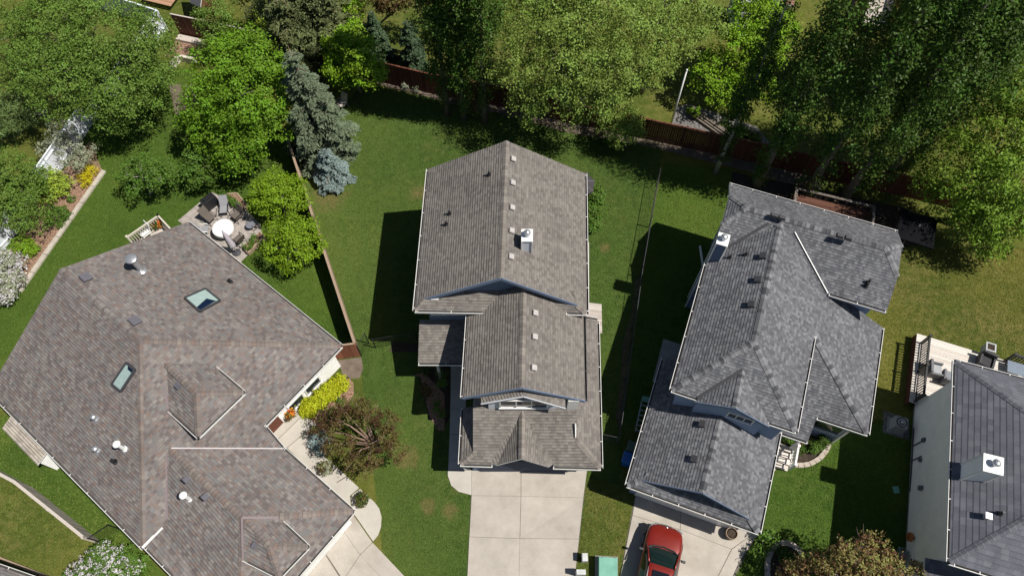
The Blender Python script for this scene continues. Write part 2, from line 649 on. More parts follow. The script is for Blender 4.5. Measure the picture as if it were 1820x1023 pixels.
sheet('driveway_base', [(839, 838), (1043, 833), (1004, 1198), (823, 1198)], JOINT, .02)
slabs('driveway', (3, 2), [[(838, 835), (926, 835), (1044, 832)], [(838, 880), (926, 881), (1037, 884)], [(834, 953), (924, 956), (1029, 957)], [(822, 1200), (919, 1200), (1002, 1200)]], CONCRETE)
arc = [(796, 835), (796, 845), (802, 862), (815, 873), (838, 879), (838, 835)]
sheet('path', arc, CONCRETE2, .05, thick=.05)
slabs('path', (5, 1), [[(801, 640), (828, 640)], [(801, 690), (828, 690)], [(800, 727), (828, 727)], [(799, 771), (828, 771)], [(797, 818), (826, 818)], [(796, 834), (838, 834)]], CONCRETE2)
sheet('driveway_base', [(1130, 870), (1350, 940), (1340, 960), (1215, 1198), (1070, 1198)], JOINT, .02)
slabs('driveway', (2, 2), [[(1130, 876), (1210, 898), (1345, 944)], [(1124, 915), (1209, 940), (1300, 975)], [(1068, 1200), (1163, 1200), (1188, 1200)]], CONCRETE)
sheet('driveway', [(1345, 944), (1300.8, 975.4), (1188.8, 1200), (1222, 1200), (1290, 1050), (1312, 1000), (1338, 962), (1347, 950)], CONCRETE, .05, thick=.05)
# the left driveway with its rounded corner and the walk beside the garage
sheet('driveway_base', [(535, 1060), (622, 914), (655, 962), (722, 1045), (690, 1085)], JOINT, .02)
slabs('driveway', (2, 2), [[(625, 910), (607, 938), (580, 985)], [(662, 963), (640, 985), (610, 1030)], [(735, 1040), (712, 1062), (690, 1090)]], CONCRETE)
sheet('driveway', [(627, 913), (530, 1040), (520, 1060), (640, 1060), (608, 1032), (579, 987), (606, 939)], CONCRETE, .046, thick=.046)
sheet('path', [(626, 908), (663, 961), (672, 950), (677, 935), (678, 918), (674, 903), (665, 891), (640, 868), (624, 880)], CONCRETE2, .05, thick=.05)
sheet('path', [(500, 785), (530, 815), (570, 852), (624, 905), (622, 880), (638, 866), (598, 829), (562, 800), (548, 770)], CONCRETE2, .046, thick=.046)
sheet('path_joint', [(598, 856), (616, 845), (617, 846.5), (599, 857.5)], JOINT, .0505)
sheet('path_joint', [(570, 831), (590, 817), (591, 818.5), (571, 832.5)], JOINT, .0505)
sheet('porch_step', [(470, 760), (518, 718), (560, 752), (506, 797)], CONCRETE2, .25, thick=.25)
sheet('porch_step', [(475, 754), (519, 712), (541, 733), (492, 780)], CONCRETE2, .45, thick=.45)
sheet('path', [(1179, 602), (1218, 614), (1180, 690), (1160, 676)], FOUND, .05, thick=.05)
sheet('path', [(1370, 845), (1387, 822), (1384, 800), (1396, 770), (1376, 770), (1352, 862)], CONCRETE2, .05, thick=.05)
sheet('patio', [(377, 341), (405, 356), (436, 372), (462, 398), (466, 418), (443, 450), (426, 467), (316, 392)], mottled('patio stone', (.25, .22, .2), (.4, .36, .33), 5, bump=.01), .05, thick=.05)
sheet('gravel_patch', [(1570, 728), (1616, 744), (1616, 782), (1569, 768)], GRAVEL, .014)

# ------------------------------------------------------------------ roofs and houses


def newell(p):
    n = Vector()
    for i in range(len(p)):
        a, b = p[i], p[(i + 1) % len(p)]
        n += Vector(((a.y - b.y) * (a.z + b.z), (a.z - b.z) * (a.x + b.x), (a.x - b.x) * (a.y + b.y)))
    n.normalize()
    return -n if n.z < 0 else n


def roof(parent, V, faces, m, th=.16, trim=None, name='roof'):
    """faces over the named points V: shingled top, trimmed edge, soffit below"""
    mb = MB()
    edges = {}
    dn = Vector((0, 0, -th))
    for f in faces:
        pts = [V[k] for k in f]
        n = newell(pts)
        h = Vector((0, 0, 1)).cross(n)
        h = h.normalized() if h.length > 1e-3 else Vector((1, 0, 0))
        up = n.cross(h)
        for t in tessellate_polygon([pts]):
            q = [pts[i] for i in t]
            if (q[1] - q[0]).cross(q[2] - q[0]).z < 0:
                q.reverse()
            mb.face(q, 0, [(a.dot(h), a.dot(up)) for a in q])
            mb.face([a + dn for a in reversed(q)], 1)
        for i in range(len(f)):
            e = (f[i], f[(i + 1) % len(f)])
            k = tuple(sorted(e))
            edges[k] = edges.get(k, 0) + 1
    for (a, b), c in edges.items():
        if c == 1:
            p, q = V[a], V[b]
            mb.face([p + dn, q + dn, q, p], 1)
    return obj(name, mb, [m, trim or TRIM], parent)


def ridge_caps(parent, V, pairs, m, k=.5):
    for a, b in pairs:
        p, q = (V[a] if isinstance(a, str) else a), (V[b] if isinstance(b, str) else b)
        d = (q - p)
        L = d.length
        hz = Vector((-d.y, d.x, 0)).normalized()
        kk = k * (1.0 if abs(d.z) < .3 else .72)
        sd = hz * .15
        dr = Vector((0, 0, -kk * .15 + .022))
        u = Vector((0, 0, .03))
        mb = MB()
        for sgn in (1, -1):
            r = [p + u, q + u, q + sd * sgn + dr, p + sd * sgn + dr]
            uv = [(.5, 0), (.5, L), (.5 + .15, L), (.5 + .15, 0)]
            if sgn < 0:
                r, uv = r[::-1], uv[::-1]
            mb.face(r, 0, uv)
        obj('ridge_cap', mb, m, parent)


TROUGH_SHADE = plain('gutter trough shade', (.06, .055, .05), .9)  # dark colour paints the shade inside the open gutters


def gutter(parent, p, q, inside, m=None, drop=.02, straps=True):
    """open trough along the eave p-q; inside is any point on the house side"""
    p, q = Vector(p), Vector(q)
    d = (q - p).normalized()
    o = Vector((d.y, -d.x, 0)).normalized()
    if o.dot(Vector(inside) - p) > 0:
        o = -o
    z = Vector((0, 0, -drop))
    mb = MB()
    mb.beam(p + o * .1 + z - Vector((0, 0, .05)), q + o * .1 + z - Vector((0, 0, .05)), .022, .12)
    mb.beam(p + o * .05 + z - Vector((0, 0, .1)), q + o * .05 + z - Vector((0, 0, .1)), .078, .02, 1)
    mb.beam(p + o * .008 + z - Vector((0, 0, .045)), q + o * .008 + z - Vector((0, 0, .045)), .012, .11, 1)
    if straps:
        n = max(1, int((q - p).length / 1.25))
        for i in range(n + 1):
            c = p.lerp(q, min(.985, max(.015, i / n)))
            mb.beam(c + z + Vector((0, 0, .006)), c + o * .11 + z + Vector((0, 0, .006)), .03, .012)
    return obj('gutter', mb, [m or TRIM, TROUGH_SHADE], parent)


def walls(parent, poly, z0, z1, m, name='wall', th=.15):
    """closed ring of walls on a plan polygon"""
    mb = MB()
    mb.prism(poly, z0, z1)
    return obj(name, mb, m, parent)


def facing(p, q, inside):
    """wall frame: along direction and outward normal of the wall p-q"""
    d = (Vector(q) - Vector(p))
    d.z = 0
    d.normalize()
    o = Vector((d.y, -d.x, 0))
    if o.dot(Vector(inside) - Vector(p)) > 0:
        o = -o
    return d, o


def window(parent, c, d, o, wd, ht, panes=1, glass=None, fr=.07, name='window'):
    """framed window centred at c on a wall with direction d and outward normal o"""
    c = Vector(c)
    up = Vector((0, 0, 1))
    mb = MB()
    mb.box(c + o * .03 + up * (ht / 2 + fr / 2), wd + 2 * fr, .07, fr, 0, d, o, up)
    mb.box(c + o * .05 - up * (ht / 2 + fr / 2), wd + 2 * fr + .06, .12, fr, 0, d, o, up)
    for sgn in (-1, 1):
        mb.box(c + o * .03 + d * sgn * (wd / 2 + fr / 2), fr, .07, ht, 0, d, o, up)
    for i in range(1, panes):
        mb.box(c + o * .028 + d * (wd * (i / panes - .5)), fr * .7, .06, ht, 0, d, o, up)
    w_ = obj(name, mb, TRIM, parent)
    for i in range(panes):
        pw = wd / panes
        g_ = MB()
        g_.box(c + o * .012 + d * (wd * ((i + .5) / panes - .5)), pw - .01, .012, ht - .004, 0, d, o, up)
        obj('pane', g_, glass or GLASS, w_)
    return w_


def on_roof(V, f, u, v, iters=None):
    """where the sight line of photo point (u,v) meets the roof face"""
    pts = [V[k] for k in f]
    n = newell(pts)
    o = Vector((0, 0, H))
    d = P(u, v, 0) - o
    t = n.dot(pts[0] - o) / n.dot(d)
    return o + d * t, n


def top_point(cands, u, v, lift=.03):
    """the uppermost of several roof faces on the sight line of a photo point"""
    best = max((on_roof(V_, f_, u, v)[0] for V_, f_ in cands), key=lambda p: p.z)
    return best + Vector((0, 0, lift))


def roof_vent(parent, V, f, u, v, m, sz=.3, ht=.12, rot=0.0):
    p, n = on_roof(V, f, u, v)
    h = Vector((0, 0, 1)).cross(n).normalized()
    up = n.cross(h)
    mb = MB()
    mb.box(p + n * (.03 + ht / 2), sz * .8, sz * .8, ht, 0, h, up, n)
    mb.box(p + n * (.03 + ht + .025), sz, sz, .05, 0, h, up, n, .88)
    return obj('roof_vent', mb, m, parent, bevel=.012)


def pipe_vent(parent, V, f, u, v, m, r=.05, ht=.3, cap=False, flash=None):
    p, n = on_roof(V, f, u, v)
    mb = MB()
    mb.box(p + n * .012, .3 if cap else .2, .34 if cap else .2, .02, 1, Vector((0, 0, 1)).cross(n).normalized(), n.cross(Vector((0, 0, 1)).cross(n).normalized()), n)
    mb.tube([p - n * .02, p + n * .05, p + n * .05 + Vector((0, 0, .01)), p + Vector((0, 0, ht))], [r * 1.9, r * 1.5, r, r], 12)
    if cap:
        q = p + Vector((0, 0, ht))
        mb.lathe(q, [(r * .9, 0), (r * 1.9, .02), (r * 2.0, .07), (r * 1.6, .12), (r * .7, .155), (.01, .16)], 16)
    return obj('plumbing_vent', mb, [m, flash or m], parent, smooth=False)


def chimney(parent, corners, z0, z1, m, flue=True, cap_m=None, capo=.05):
    """corners: plan corners of the shaft"""
    mb = MB()
    mb.prism(corners, z0, z1)
    c = sum((Vector((p[0], p[1], 0)) for p in corners), Vector()) / 4
    # corner boards
    for p in corners:
        q = Vector((p[0], p[1], 0))
        dd = (q - c).normalized()
        mb.beam(Vector((q.x, q.y, z0)) + dd * .006, Vector((q.x, q.y, z1 - .002)) + dd * .006, .06, .06, 1)
    ch = obj('chimney', mb, [m, TRIM], parent)
    cp = MB()
    ring = [c + (Vector((p[0], p[1], 0)) - c) * (1 + capo * 2) for p in corners]
    cp.prism(ring, z1, z1 + .06)
    obj('chimney_cap', cp, cap_m or WHITE, ch)
    if flue:
        f = MB()
        q = c + Vector((0, 0, z1 + .06))
        f.lathe(q, [(.13, 0), (.11, .03), (.1, .04), (.1, .2), (.17, .21), (.17, .25), (.1, .33), (.02, .36)], 14)
        obj('flue', f, STEEL, ch)
    return ch


def skylight(parent, V, f, quad, well=None):
    ps = [on_roof(V, f, u, v) for u, v in quad]
    n = ps[0][1]
    p = [a for a, _ in ps]
    c = sum(p, Vector()) / 4
    fr = MB()
    for i in range(4):
        a, b = p[i], p[(i + 1) % 4]
        fr.beam(a + n * .06, b + n * .06, .09, .13, 0, n)
    s_ = obj('skylight', fr, DKGREY, parent)
    g_ = MB()
    g_.face([a + n * .07 for a in p])
    if well:
        # the glass shows the far well wall pale and the near part dark
        pass
    obj('pane', g_, SKYGLASS, s_)
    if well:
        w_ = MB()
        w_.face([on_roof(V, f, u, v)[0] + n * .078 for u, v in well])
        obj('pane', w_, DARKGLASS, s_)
    return s_

# ================================================================== taupe house in the centre (axis aligned)
HB = thing('house', 'taupe shingled two-storey house in the middle of the photo with white-capped chimney', 'house', (-.3, 14, 0))
V = {'NW': P(761, 300, 5.7), 'SW': P(737, 551, 5.7), 'SE': P(1043, 556, 5.7), 'NE': P(1040, 308, 5.7), 'RN': P(900, 250, 8.2), 'RS': P(890, 493, 8.2)}
V['E1'], _ = on_roof(V, ('NW', 'SW', 'RN'), 755, 530)
V['E2'], _ = on_roof(V, ('NE', 'SE', 'RN'), 1026, 541)
gw = 15.85
pn = newell([V['SW'], V['SE'], V['E1']])


def pent(x, y):
    return Vector((x, y, V['SW'].z - (pn.x * (x - V['SW'].x) + pn.y * (y - V['SW'].y)) / pn.z))


V['P1'] = pent(-3.75, gw)
V['P2'] = pent(3.0, gw)
WF, EF = ('NW', 'SW', 'E1', 'RS', 'RN'), ('SE', 'NE', 'RN', 'RS', 'E2')
rB = roof(HB, V, [WF, EF, ('SW', 'SE', 'E2', 'P2', 'P1', 'E1')], SH_B)
ridge_caps(rB, V, [('RN', 'RS'), ('SW', 'E1'), ('SE', 'E2')], CAP_B, .6)
VB = dict(V)
mb = MB()
mb.prism([(-4.05, 23.0), (3.35, 22.8), (3.2, 15.45), (-4.2, 15.45)], .3, 5.56)
obj('wall', mb, S_BLUE, HB)
mb = MB()
mb.prism([(-4.0, 22.95), (3.3, 22.75), (3.15, 15.5), (-4.15, 15.5)], 0, .3)
obj('foundation', mb, FOUND, HB)
# the recessed gable wall above the pent strip
mb = MB()
pk = VB['RS'].lerp(VB['RN'], .05)
mb.face([Vector((-3.85, gw, 5.9)), Vector((3.05, gw, 5.9)), Vector((pk.x, gw, 7.98))])
obj('gable_wall', mb, S_BLUE, HB)
mb = MB()
mb.face([Vector((-4.05, 22.99, 5.56)), Vector((pk.x + .2, 22.99, 8.0)), Vector((3.35, 22.79, 5.56))])
obj('gable_wall', mb, S_BLUE, HB)
# rake boards
mb = MB()
for a, b in (('RS', 'E1'), ('RS', 'E2')):
    s_ = -1 if a == 'RS' else 1
    mb = MB()
    mb.beam(VB[a] + Vector((0, s_ * .025, -.1)), VB[b] + Vector((0, s_ * .025, -.1)), .04, .2)
    obj('rake_board', mb, S_BLUE, HB)
for q in ((773, 533), (1018, 539)):
    mb = MB()
    c, n = on_roof(VB, ('SW', 'SE', 'E1'), *q)
    mb.box(c + Vector((0, .06, .03)), .36, .12, .06)
    obj('rake_return', mb, TRIM, HB, bevel=.01)
gutter(HB, VB['NW'], VB['SW'], (0, 18, 0))
gutter(HB, VB['SE'], VB['NE'], (0, 18, 0))
gutter(HB, VB['SW'], VB['SW'].lerp(VB['SE'], .425), (0, 18, 0))
gutter(HB, VB['SW'].lerp(VB['SE'], .88), VB['SE'], (0, 18, 0))
for u, v in ((911, 284), (910, 326), (909, 370), (908, 411), (907, 457)):
    roof_vent(rB, VB, EF, u, v, VENTPINK, .28, .07)
for u, v in ((869, 311), (799, 380), (793, 399)):
    pipe_vent(rB, VB, WF, u, v, BLACK, .055, .28)
cc = [P(927.5, 408, 8.45), P(946, 408, 8.45), P(946, 428, 8.45), P(927.5, 428, 8.45)]
chimney(HB, cc, 6.8, 8.4, S_PALE)
# middle gabled block
M = {'NW': Vector((-2.16, 15.9, 5.2)), 'SW': P(822, 706, 5.2), 'SE': P(1040, 711, 5.2), 'NE': Vector((3.52, 15.9, 5.2)), 'RS': P(927, 688, 6.85)}
M['RN'] = Vector((P(931, 517, 6.85).x, 16.0, 6.85))
MW, ME = ('NW', 'SW', 'RS', 'RN'), ('SE', 'NE', 'RN', 'RS')
rM = roof(HB, M, [MW, ME], SH_B)
ridge_caps(rM, M, [('RN', 'RS')], CAP_B, .6)
mwl, mwr, mws = -1.85, 3.1, 11.05
mb = MB()
mb.prism([(mwl, 15.45), (mwr, 15.45), (mwr, mws), (mwl, mws)], 0, 5.15)
obj('wall', mb, S_PALE, HB)
mb = MB()
mb.face([Vector((mwl, mws - .004, 5.15)), Vector((mwr, mws - .004, 5.15)), Vector((M['RS'].x, mws - .004, 6.62))])
obj('gable_wall', mb, S_BLUE, HB)
mb = MB()
for b in ('SW', 'SE'):
    mb = MB()
    mb.beam(M['RS'] + Vector((0, -.025, -.1)), M[b] + Vector((0, -.025, -.1)), .04, .2)
    obj('rake_board', mb, S_BLUE, HB)
gutter(HB, M['NW'] + Vector((0, -.75, 0)), M['SW'], (0.5, 13, 0))
gutter(HB, M['SE'], M['NE'] + Vector((0, -.9, 0)), (0.5, 13, 0), DKGREY)
for u, v in ((950, 557), (949, 599), (947.5, 654)):
    roof_vent(rM, M, ME, u, v, VENTPINK, .28, .07)
# eyebrow gable over the upper front window
E_ = {'P': P(930, 703, 6.15), 'L': P(855, 716, 5.35), 'R': P(1005, 724, 5.35)}
for k in 'PLR':
    E_[k + 'b'] = Vector((E_[k].x, mws + .02, E_[k].z + .1))
rE = roof(HB, E_, [('L', 'P', 'Pb', 'Lb'), ('P', 'R', 'Rb', 'Pb')], SH_B, .1)
mb = MB()
mb.beam(E_['P'] + Vector((0, -.02, -.09)), E_['L'] + Vector((0, -.02, -.09)), .03, .12)
obj('rake_board', mb, S_PALE, HB)
mb = MB()
mb.beam(E_['P'] + Vector((0, -.02, -.09)), E_['R'] + Vector((0, -.02, -.09)), .03, .12)
obj('rake_board', mb, S_PALE, HB)
bx0, bx1, bys = P(868, 720, 4.6).x, P(990, 720, 4.6).x, 10.6
mb = MB()
mb.prism([(bx0, mws - .01), (bx1, mws - .01), (bx1, bys), (bx0, bys)], 3.7, 5.3)
obj('bay_wall', mb, S_PALE, HB)
window(HB, ((bx0 + bx1) / 2 + .05, bys, 4.86), Vector((1, 0, 0)), Vector((0, -1, 0)), 2.15, .95, 3)
mb = MB()
mb.box((mwr - .24, bys + .1, 4.5), .5, .24, 1.5)
obj('corner_panel', mb, TRIM, HB)
# garage roof in front and the lean-to down the right side
G = {'SW': P(818, 824, 2.8), 'SE': P(1068, 831, 2.8), 'NE': P(1062, 570, 2.8)}
sl = .52


def gs(x, y):
    return Vector((x, y, 2.8 + (y - 8.18) * sl))


gb = mws - .01
G['NW'] = Vector((-2.42, gb, 2.8))
G['HW'] = Vector((-1.86, 8.74, 2.8 + .56 * sl))
G['TW'] = gs(-1.86, gb)
G['BW'] = Vector((-1.86, gb, G['HW'].z))
G['HE'] = Vector((3.12, 9.28, 2.8 + 1.1 * sl))
G['TE'] = gs(3.12, gb)
G['NE2'] = Vector((3.22, G['NE'].y, G['HE'].z))
G['EM'] = Vector((3.12, gb, G['HE'].z))
ap = gs(P(928, 738, 4.05).x, 10.5)
G['AP'] = ap
G['VL'] = gs(P(872, 823, 2.9).x, 8.3)
G['VR'] = gs(P(984, 827, 2.9).x, 8.3)
G['e1'] = G['SW'].lerp(G['SE'], .23)
G['e2'] = G['SW'].lerp(G['SE'], .66)
SF = ('SW', 'e1', 'VL', 'AP', 'VR', 'e2', 'SE', 'HE', 'TE', 'TW', 'HW')
rG = roof(HB, G, [SF, ('SW', 'HW', 'BW', 'NW'), ('SE', 'NE', 'NE2', 'EM', 'HE')], SH_B)
ridge_caps(rG, G, [('SE', 'HE'), ('SW', 'HW')], CAP_B, .5)
D_ = {'A': ap + Vector((0, .05, 0)), 'P': P(927, 815, ap.z), 'L': P(883, 826, 2.85), 'R': P(975, 829, 2.85), 'VL': G['VL'], 'VR': G['VR']}
rD = roof(HB, D_, [('A', 'VL', 'L', 'P'), ('A', 'P', 'R', 'VR')], SH_B, .12)
ridge_caps(rD, D_, [('A', 'P')], CAP_B, .8)
mb = MB()
mb.face([Vector((D_['L'].x - .1, 8.5, 2.6)), Vector((D_['R'].x + .1, 8.5, 2.6)), Vector((D_['P'].x, 8.5, 3.9))])
obj('gable_wall', mb, S_BLUE, HB)
mb = MB()
mb.face([G['HW'] + Vector((-.004, 0, 0)), G['TW'] + Vector((-.004, 0, 0)), G['BW'] + Vector((-.004, 0, 0))])
obj('cheek_wall', mb, [S_PALE, TRIM], HB)
mb = MB()
mb.face([G['HE'] + Vector((.004, 0, 0)), G['EM'] + Vector((.004, 0, 0)), G['TE'] + Vector((.004, 0, 0))])
obj('cheek_wall', mb, S_PALE, HB)
mb = MB()
mb.beam(P(1023, 752, 3.9), P(1023, 776, 3.5), .05, .1)
obj('wall_flashing', mb, TRIM, HB)
mb = MB()
mb.prism([(-2.0, 11.0), (3.9, 11.0), (3.9, 8.6), (-2.0, 8.6)], 0, 2.62)
mb.prism([(3.12, 15.4), (3.98, 15.4), (3.93, 11.02), (3.12, 11.02)], 0, 2.62)
obj('wall', mb, S_BLUE, HB)
mb = MB()
for k in range(5):
    mb.box((.85, 8.57, .27 + k * .43), 4.9, .05, .41)
obj('garage_door', mb, plain('slate garage door', (.07, .08, .11), .9, spec=.05), HB, bevel=.01)
gutter(HB, G['SW'], G['e1'], (1, 10, 0))
gutter(HB, G['e2'], G['SE'], (1, 10, 0))
gutter(HB, G['SE'], G['NE'], (1, 10, 0))
gutter(HB, G['NW'], G['SW'], (1, 10, 0))
gutter(HB, G['NE'] + Vector((0, .06, .05)), G['NE2'] + Vector((0, .06, 0)), (3, 12, 0), straps=False)
# little porch roof on the left
Q_ = {'SW': P(743, 645, 2.8), 'SE': Vector((-1.86, P(743, 645, 2.8).y, 2.8)), 'NE': Vector((-1.86, 15.44, 3.7)), 'NW': Vector((P(746, 567, 3.6).x, 15.44, 3.7))}
rQ = roof(HB, Q_, [('SW', 'SE', 'NE', 'NW')], SH_B, .14)
gutter(HB, Q_['SW'], Q_['SE'] + Vector((-.1, 0, 0)), (0, 15, 0))
mb = MB()
mb.box((-3.9, 13.65, 1.33), .14, .14, 2.66)
obj('porch_post', mb, TRIM, HB)
sd_, so_ = Vector((1, 0, 0)), Vector((0, -1, 0))
window(HB, (-3.75, 15.45, 4.9), sd_, so_, .5, .8)
window(HB, (-2.75, 15.45, 4.9), sd_, so_, 1.1, .8, 2)
mb = MB()
mb.box((-1.9, 13.0, 1.1), .07, .95, 2.1)
obj('door', mb, WHITE, HB)
sd2, so2 = Vector((0, 1, 0)), Vector((1, 0, 0))
window(HB, (3.28, 18.5, 4.4), sd2, so2, 1.4, 1.1, 2)
window(HB, (3.31, 21.2, 1.6), sd2, so2, 1.6, 1.5, 2)

# ================================================================== charcoal house (frame C)
LC = frame(-20)
HC = thing('house', 'charcoal shingled house with a blue-grey chimney on its left eave, right of the middle', 'house', LC(7, 16))
ze, zr = 5.3, 6.95
inC = LC(7.5, 18)
# upper back block, ridge across, clipped gable ends
C_ = {'NW': LC(3.25, 25.42, ze), 'NE': LC(12.15, 25.42, ze), 'SE': LC(12.12, 20.56, ze), 'SW': LC(3.2, 20.56, ze)}
zc = ze + .6 * (zr - ze)
C_['W1'] = LC(3.3, 25.42 - .6 * 2.43, zc)
C_['W2'] = LC(3.3, 20.56 + .6 * 2.43, zc)
C_['E1'] = LC(12.05, 25.42 - .6 * 2.43, zc)
C_['E2'] = LC(12.05, 20.56 + .6 * 2.43, zc)
C_['RW'] = LC(4.2, 22.99, zr)
C_['RE'] = LC(11.1, 22.99, zr)
CN = ('NW', 'NE', 'E1', 'RE', 'RW', 'W1')
CS = ('SW', 'W2', 'RW', 'RE', 'E2', 'SE')
rC1 = roof(HC, C_, [CN, CS, ('W1', 'RW', 'W2'), ('E1', 'E2', 'RE')], SH_C)
ridge_caps(rC1, C_, [('RW', 'RE'), ('RW', 'W1'), ('RW', 'W2'), ('RE', 'E1'), ('RE', 'E2')], CAP_C, .65)
mb = MB()
mb.prism([LC(3.7, 25.0), LC(11.7, 25.0), LC(11.7, 20.95), LC(3.7, 20.95)], 0, 5.2)
for a, s_ in ((3.7, -1), (11.7, 1)):
    mb.face([LC(a + s_ * .004, 25.0, 5.15), LC(a + s_ * .004, 20.95, 5.15), LC(a + s_ * .004, 21.9, 6.1), LC(a + s_ * .004, 24.0, 6.1)])
obj('wall', mb, S_BLUE2, HC)
# main block, ridge front to back, hipped front, long right slope down to the low wing
pit = (zr - ze) / 2.87
W_ = {'SW': LC(3.18, 12.98, ze), 'SE': LC(8.96, 12.98, ze), 'RS': LC(6.0, 15.85, zr), 'RN': LC(6.0, 22.6, zr), 'NW': LC(3.2, 20.56, ze), 'EK': LC(8.98, 18.02, ze)}
W_['RNw'] = LC(6.0, 22.9, zr)
we = 12.82
wz = 3.2
W_['WSE'] = LC(we, 14.9, wz)
W_['WNE'] = LC(we, 20.9, wz)
W_['NB'] = LC(9.2, 22.3, zr - (9.2 - 6.0) * (zr - wz) / (we - 6.0))
W_['NB2'] = LC(11.7, 20.9, zr - (11.7 - 6.0) * (zr - wz) / (we - 6.0))
# small front gable on the hip
W_['GA'] = LC(5.9, 14.62, ze + (14.62 - 12.98) * pit)
W_['g1'] = LC(4.42, 12.98, ze)
W_['g2'] = LC(7.69, 12.98, ze)
WS = ('SW', 'g1', 'GA', 'g2', 'SE', 'RS')
WW = ('NW', 'SW', 'RS', 'RN')
WE1 = ('SE', 'EK', 'RN', 'RS')
WE2 = ('EK', 'WSE', 'WNE', 'NB2', 'NB', 'RN')
rC2 = roof(HC, W_, [WW, WS, WE1, WE2], SH_C)
ridge_caps(rC2, W_, [('RN', 'RS'), ('RS', 'SW'), ('RS', 'SE'), ('EK', 'WSE')], CAP_C, .55)
g_ = {'A': W_['GA'] + Vector((0, 0, .02)), 'P': LC(5.96, 12.75, W_['GA'].z + .02), 'L': LC(4.35, 12.8, ze + .02), 'R': LC(7.75, 12.8, ze + .02), 'VL': W_['g1'] + Vector((0, 0, .01)), 'VR': W_['g2'] + Vector((0, 0, .01))}
rC3 = roof(HC, g_, [('A', 'VL', 'L', 'P'), ('A', 'P', 'R', 'VR')], SH_C, .12)
ridge_caps(rC3, g_, [('A', 'P')], CAP_C, .6)
mb = MB()
mb.prism([LC(3.6, 20.9), LC(8.55, 20.9), LC(8.55, 13.12), LC(3.6, 13.12)], 0, 5.22)
mb.face([LC(4.45, 12.86, 5.1), LC(7.65, 12.86, 5.1), LC(5.96, 12.86, 6.0)])
mb.prism([LC(4.5, 13.1), LC(7.6, 13.1), LC(7.6, 12.86), LC(4.5, 12.86)], 3.2, 5.12)
obj('wall', mb, S_BLUE2, HC)
window(HC, LC(6.5, 12.86, 5.1), LC(1, 0), LC(0, -1), 1.1, .5, 3, fr=.05)
# wing front plane and entry
X_ = {'A': LC(we, 14.9, wz), 'B': LC(10.38, 14.9, wz)}
ps = (ze - wz) / (18.02 - 14.9)


def wf(a, b):
    return LC(a, b, wz + (b - 14.9) * ps)


X_['C'] = wf(10.38, 13.82)
X_['D'] = wf(8.2, 13.82)
X_['E'] = wf(8.2, 14.4)
X_['F'] = wf(8.56, 14.4)
X_['G'] = wf(8.56, 18.0)
X_['K'] = LC(8.98, 18.02, ze - .002)
XF = ('A', 'B', 'C', 'D', 'E', 'F', 'G', 'K')
rC4 = roof(HC, X_, [XF], SH_C, .14)
mb = MB()
mb.prism([LC(8.57, 20.5), LC(12.4, 20.5), LC(12.3, 15.25), LC(10.5, 15.25), LC(10.5, 15.6), LC(8.57, 15.6)], 0, 2.95)
obj('wall', mb, S_BLUE2, HC)
window(HC, LC(11.35, 15.25, 1.75), LC(1, 0), LC(0, -1), 1.5, 1.1, 1, fr=.06)
mb = MB()
mb.beam(LC(12.3, 15.2, .05), LC(12.3, 15.2, 2.9), .1, .1)
obj('corner_post', mb, TRIM, HC)
mb = MB()
mb.beam(LC(10.2, 13.98, 0), LC(10.2, 13.98, 2.2), .12, .12)
obj('corner_post', mb, TRIM, HC)
# garage with gable over a pent strip
K_ = {'SW': LC(2.62, 8.72, 2.7), 'SE': LC(8.9, 8.72, 2.7), 'NW': LC(2.64, 15.6, 2.7), 'NE': LC(8.95, 13.8, 2.7), 'RN': LC(5.77, 13.42, 4.5), 'RS': LC(5.72, 9.1, 4.5)}
kp = 1.8 / 3.13
K_['E1'] = LC(3.2, 9.1, 2.7 + .57 * kp)
K_['E2'] = LC(8.3, 9.1, 2.7 + .58 * kp)
K_['P1'] = LC(3.3, 9.5, 2.7 + .78 * .62)
K_['P2'] = LC(8.2, 9.5, 2.7 + .78 * .62)
K_['WT'] = LC(3.58, 15.6, 2.7 + .95 * kp)
K_['WB'] = LC(3.58, 13.42, 2.7 + .95 * kp)
K_['EB'] = LC(8.57, 13.8, 2.7 + .38 * kp)
K_['EB2'] = LC(8.57, 13.42, 2.7 + .38 * kp)
KW = ('NW', 'SW', 'E1', 'RS', 'RN', 'WB', 'WT')
KE = ('SE', 'NE', 'EB', 'EB2', 'RN', 'RS', 'E2')
rC5 = roof(HC, K_, [KW, KE, ('SW', 'SE', 'E2', 'P2', 'P1', 'E1')], SH_C)
ridge_caps(rC5, K_, [('RN', 'RS'), ('SW', 'E1'), ('SE', 'E2')], CAP_C, .55)
mb = MB()
mb.prism([LC(3.0, 15.5), LC(3.58, 15.5), LC(3.58, 13.4), LC(8.5, 13.4), LC(8.5, 9.1), LC(3.0, 9.1)], 0, 2.6)
mb.face([LC(3.2, 9.52, 2.8), LC(8.3, 9.52, 2.8), LC(5.72, 9.52, 4.25)])
obj('wall', mb, S_BLUE2, HC)
mb = MB()
for k in range(5):
    mb.box(LC(5.75, 9.07, .27 + k * .43), 4.9, .05, .41, 0, LC(1, 0), LC(0, 1))
obj('garage_door', mb, WHITE, HC, bevel=.01)
for q in ((3.35, 9.18), (8.15, 9.18)):
    mb = MB()
    mb.box(LC(q[0], q[1] - .06, 2.98), .34, .12, .06, 0, LC(1, 0), LC(0, 1))
    obj('rake_return', mb, TRIM, HC, bevel=.01)
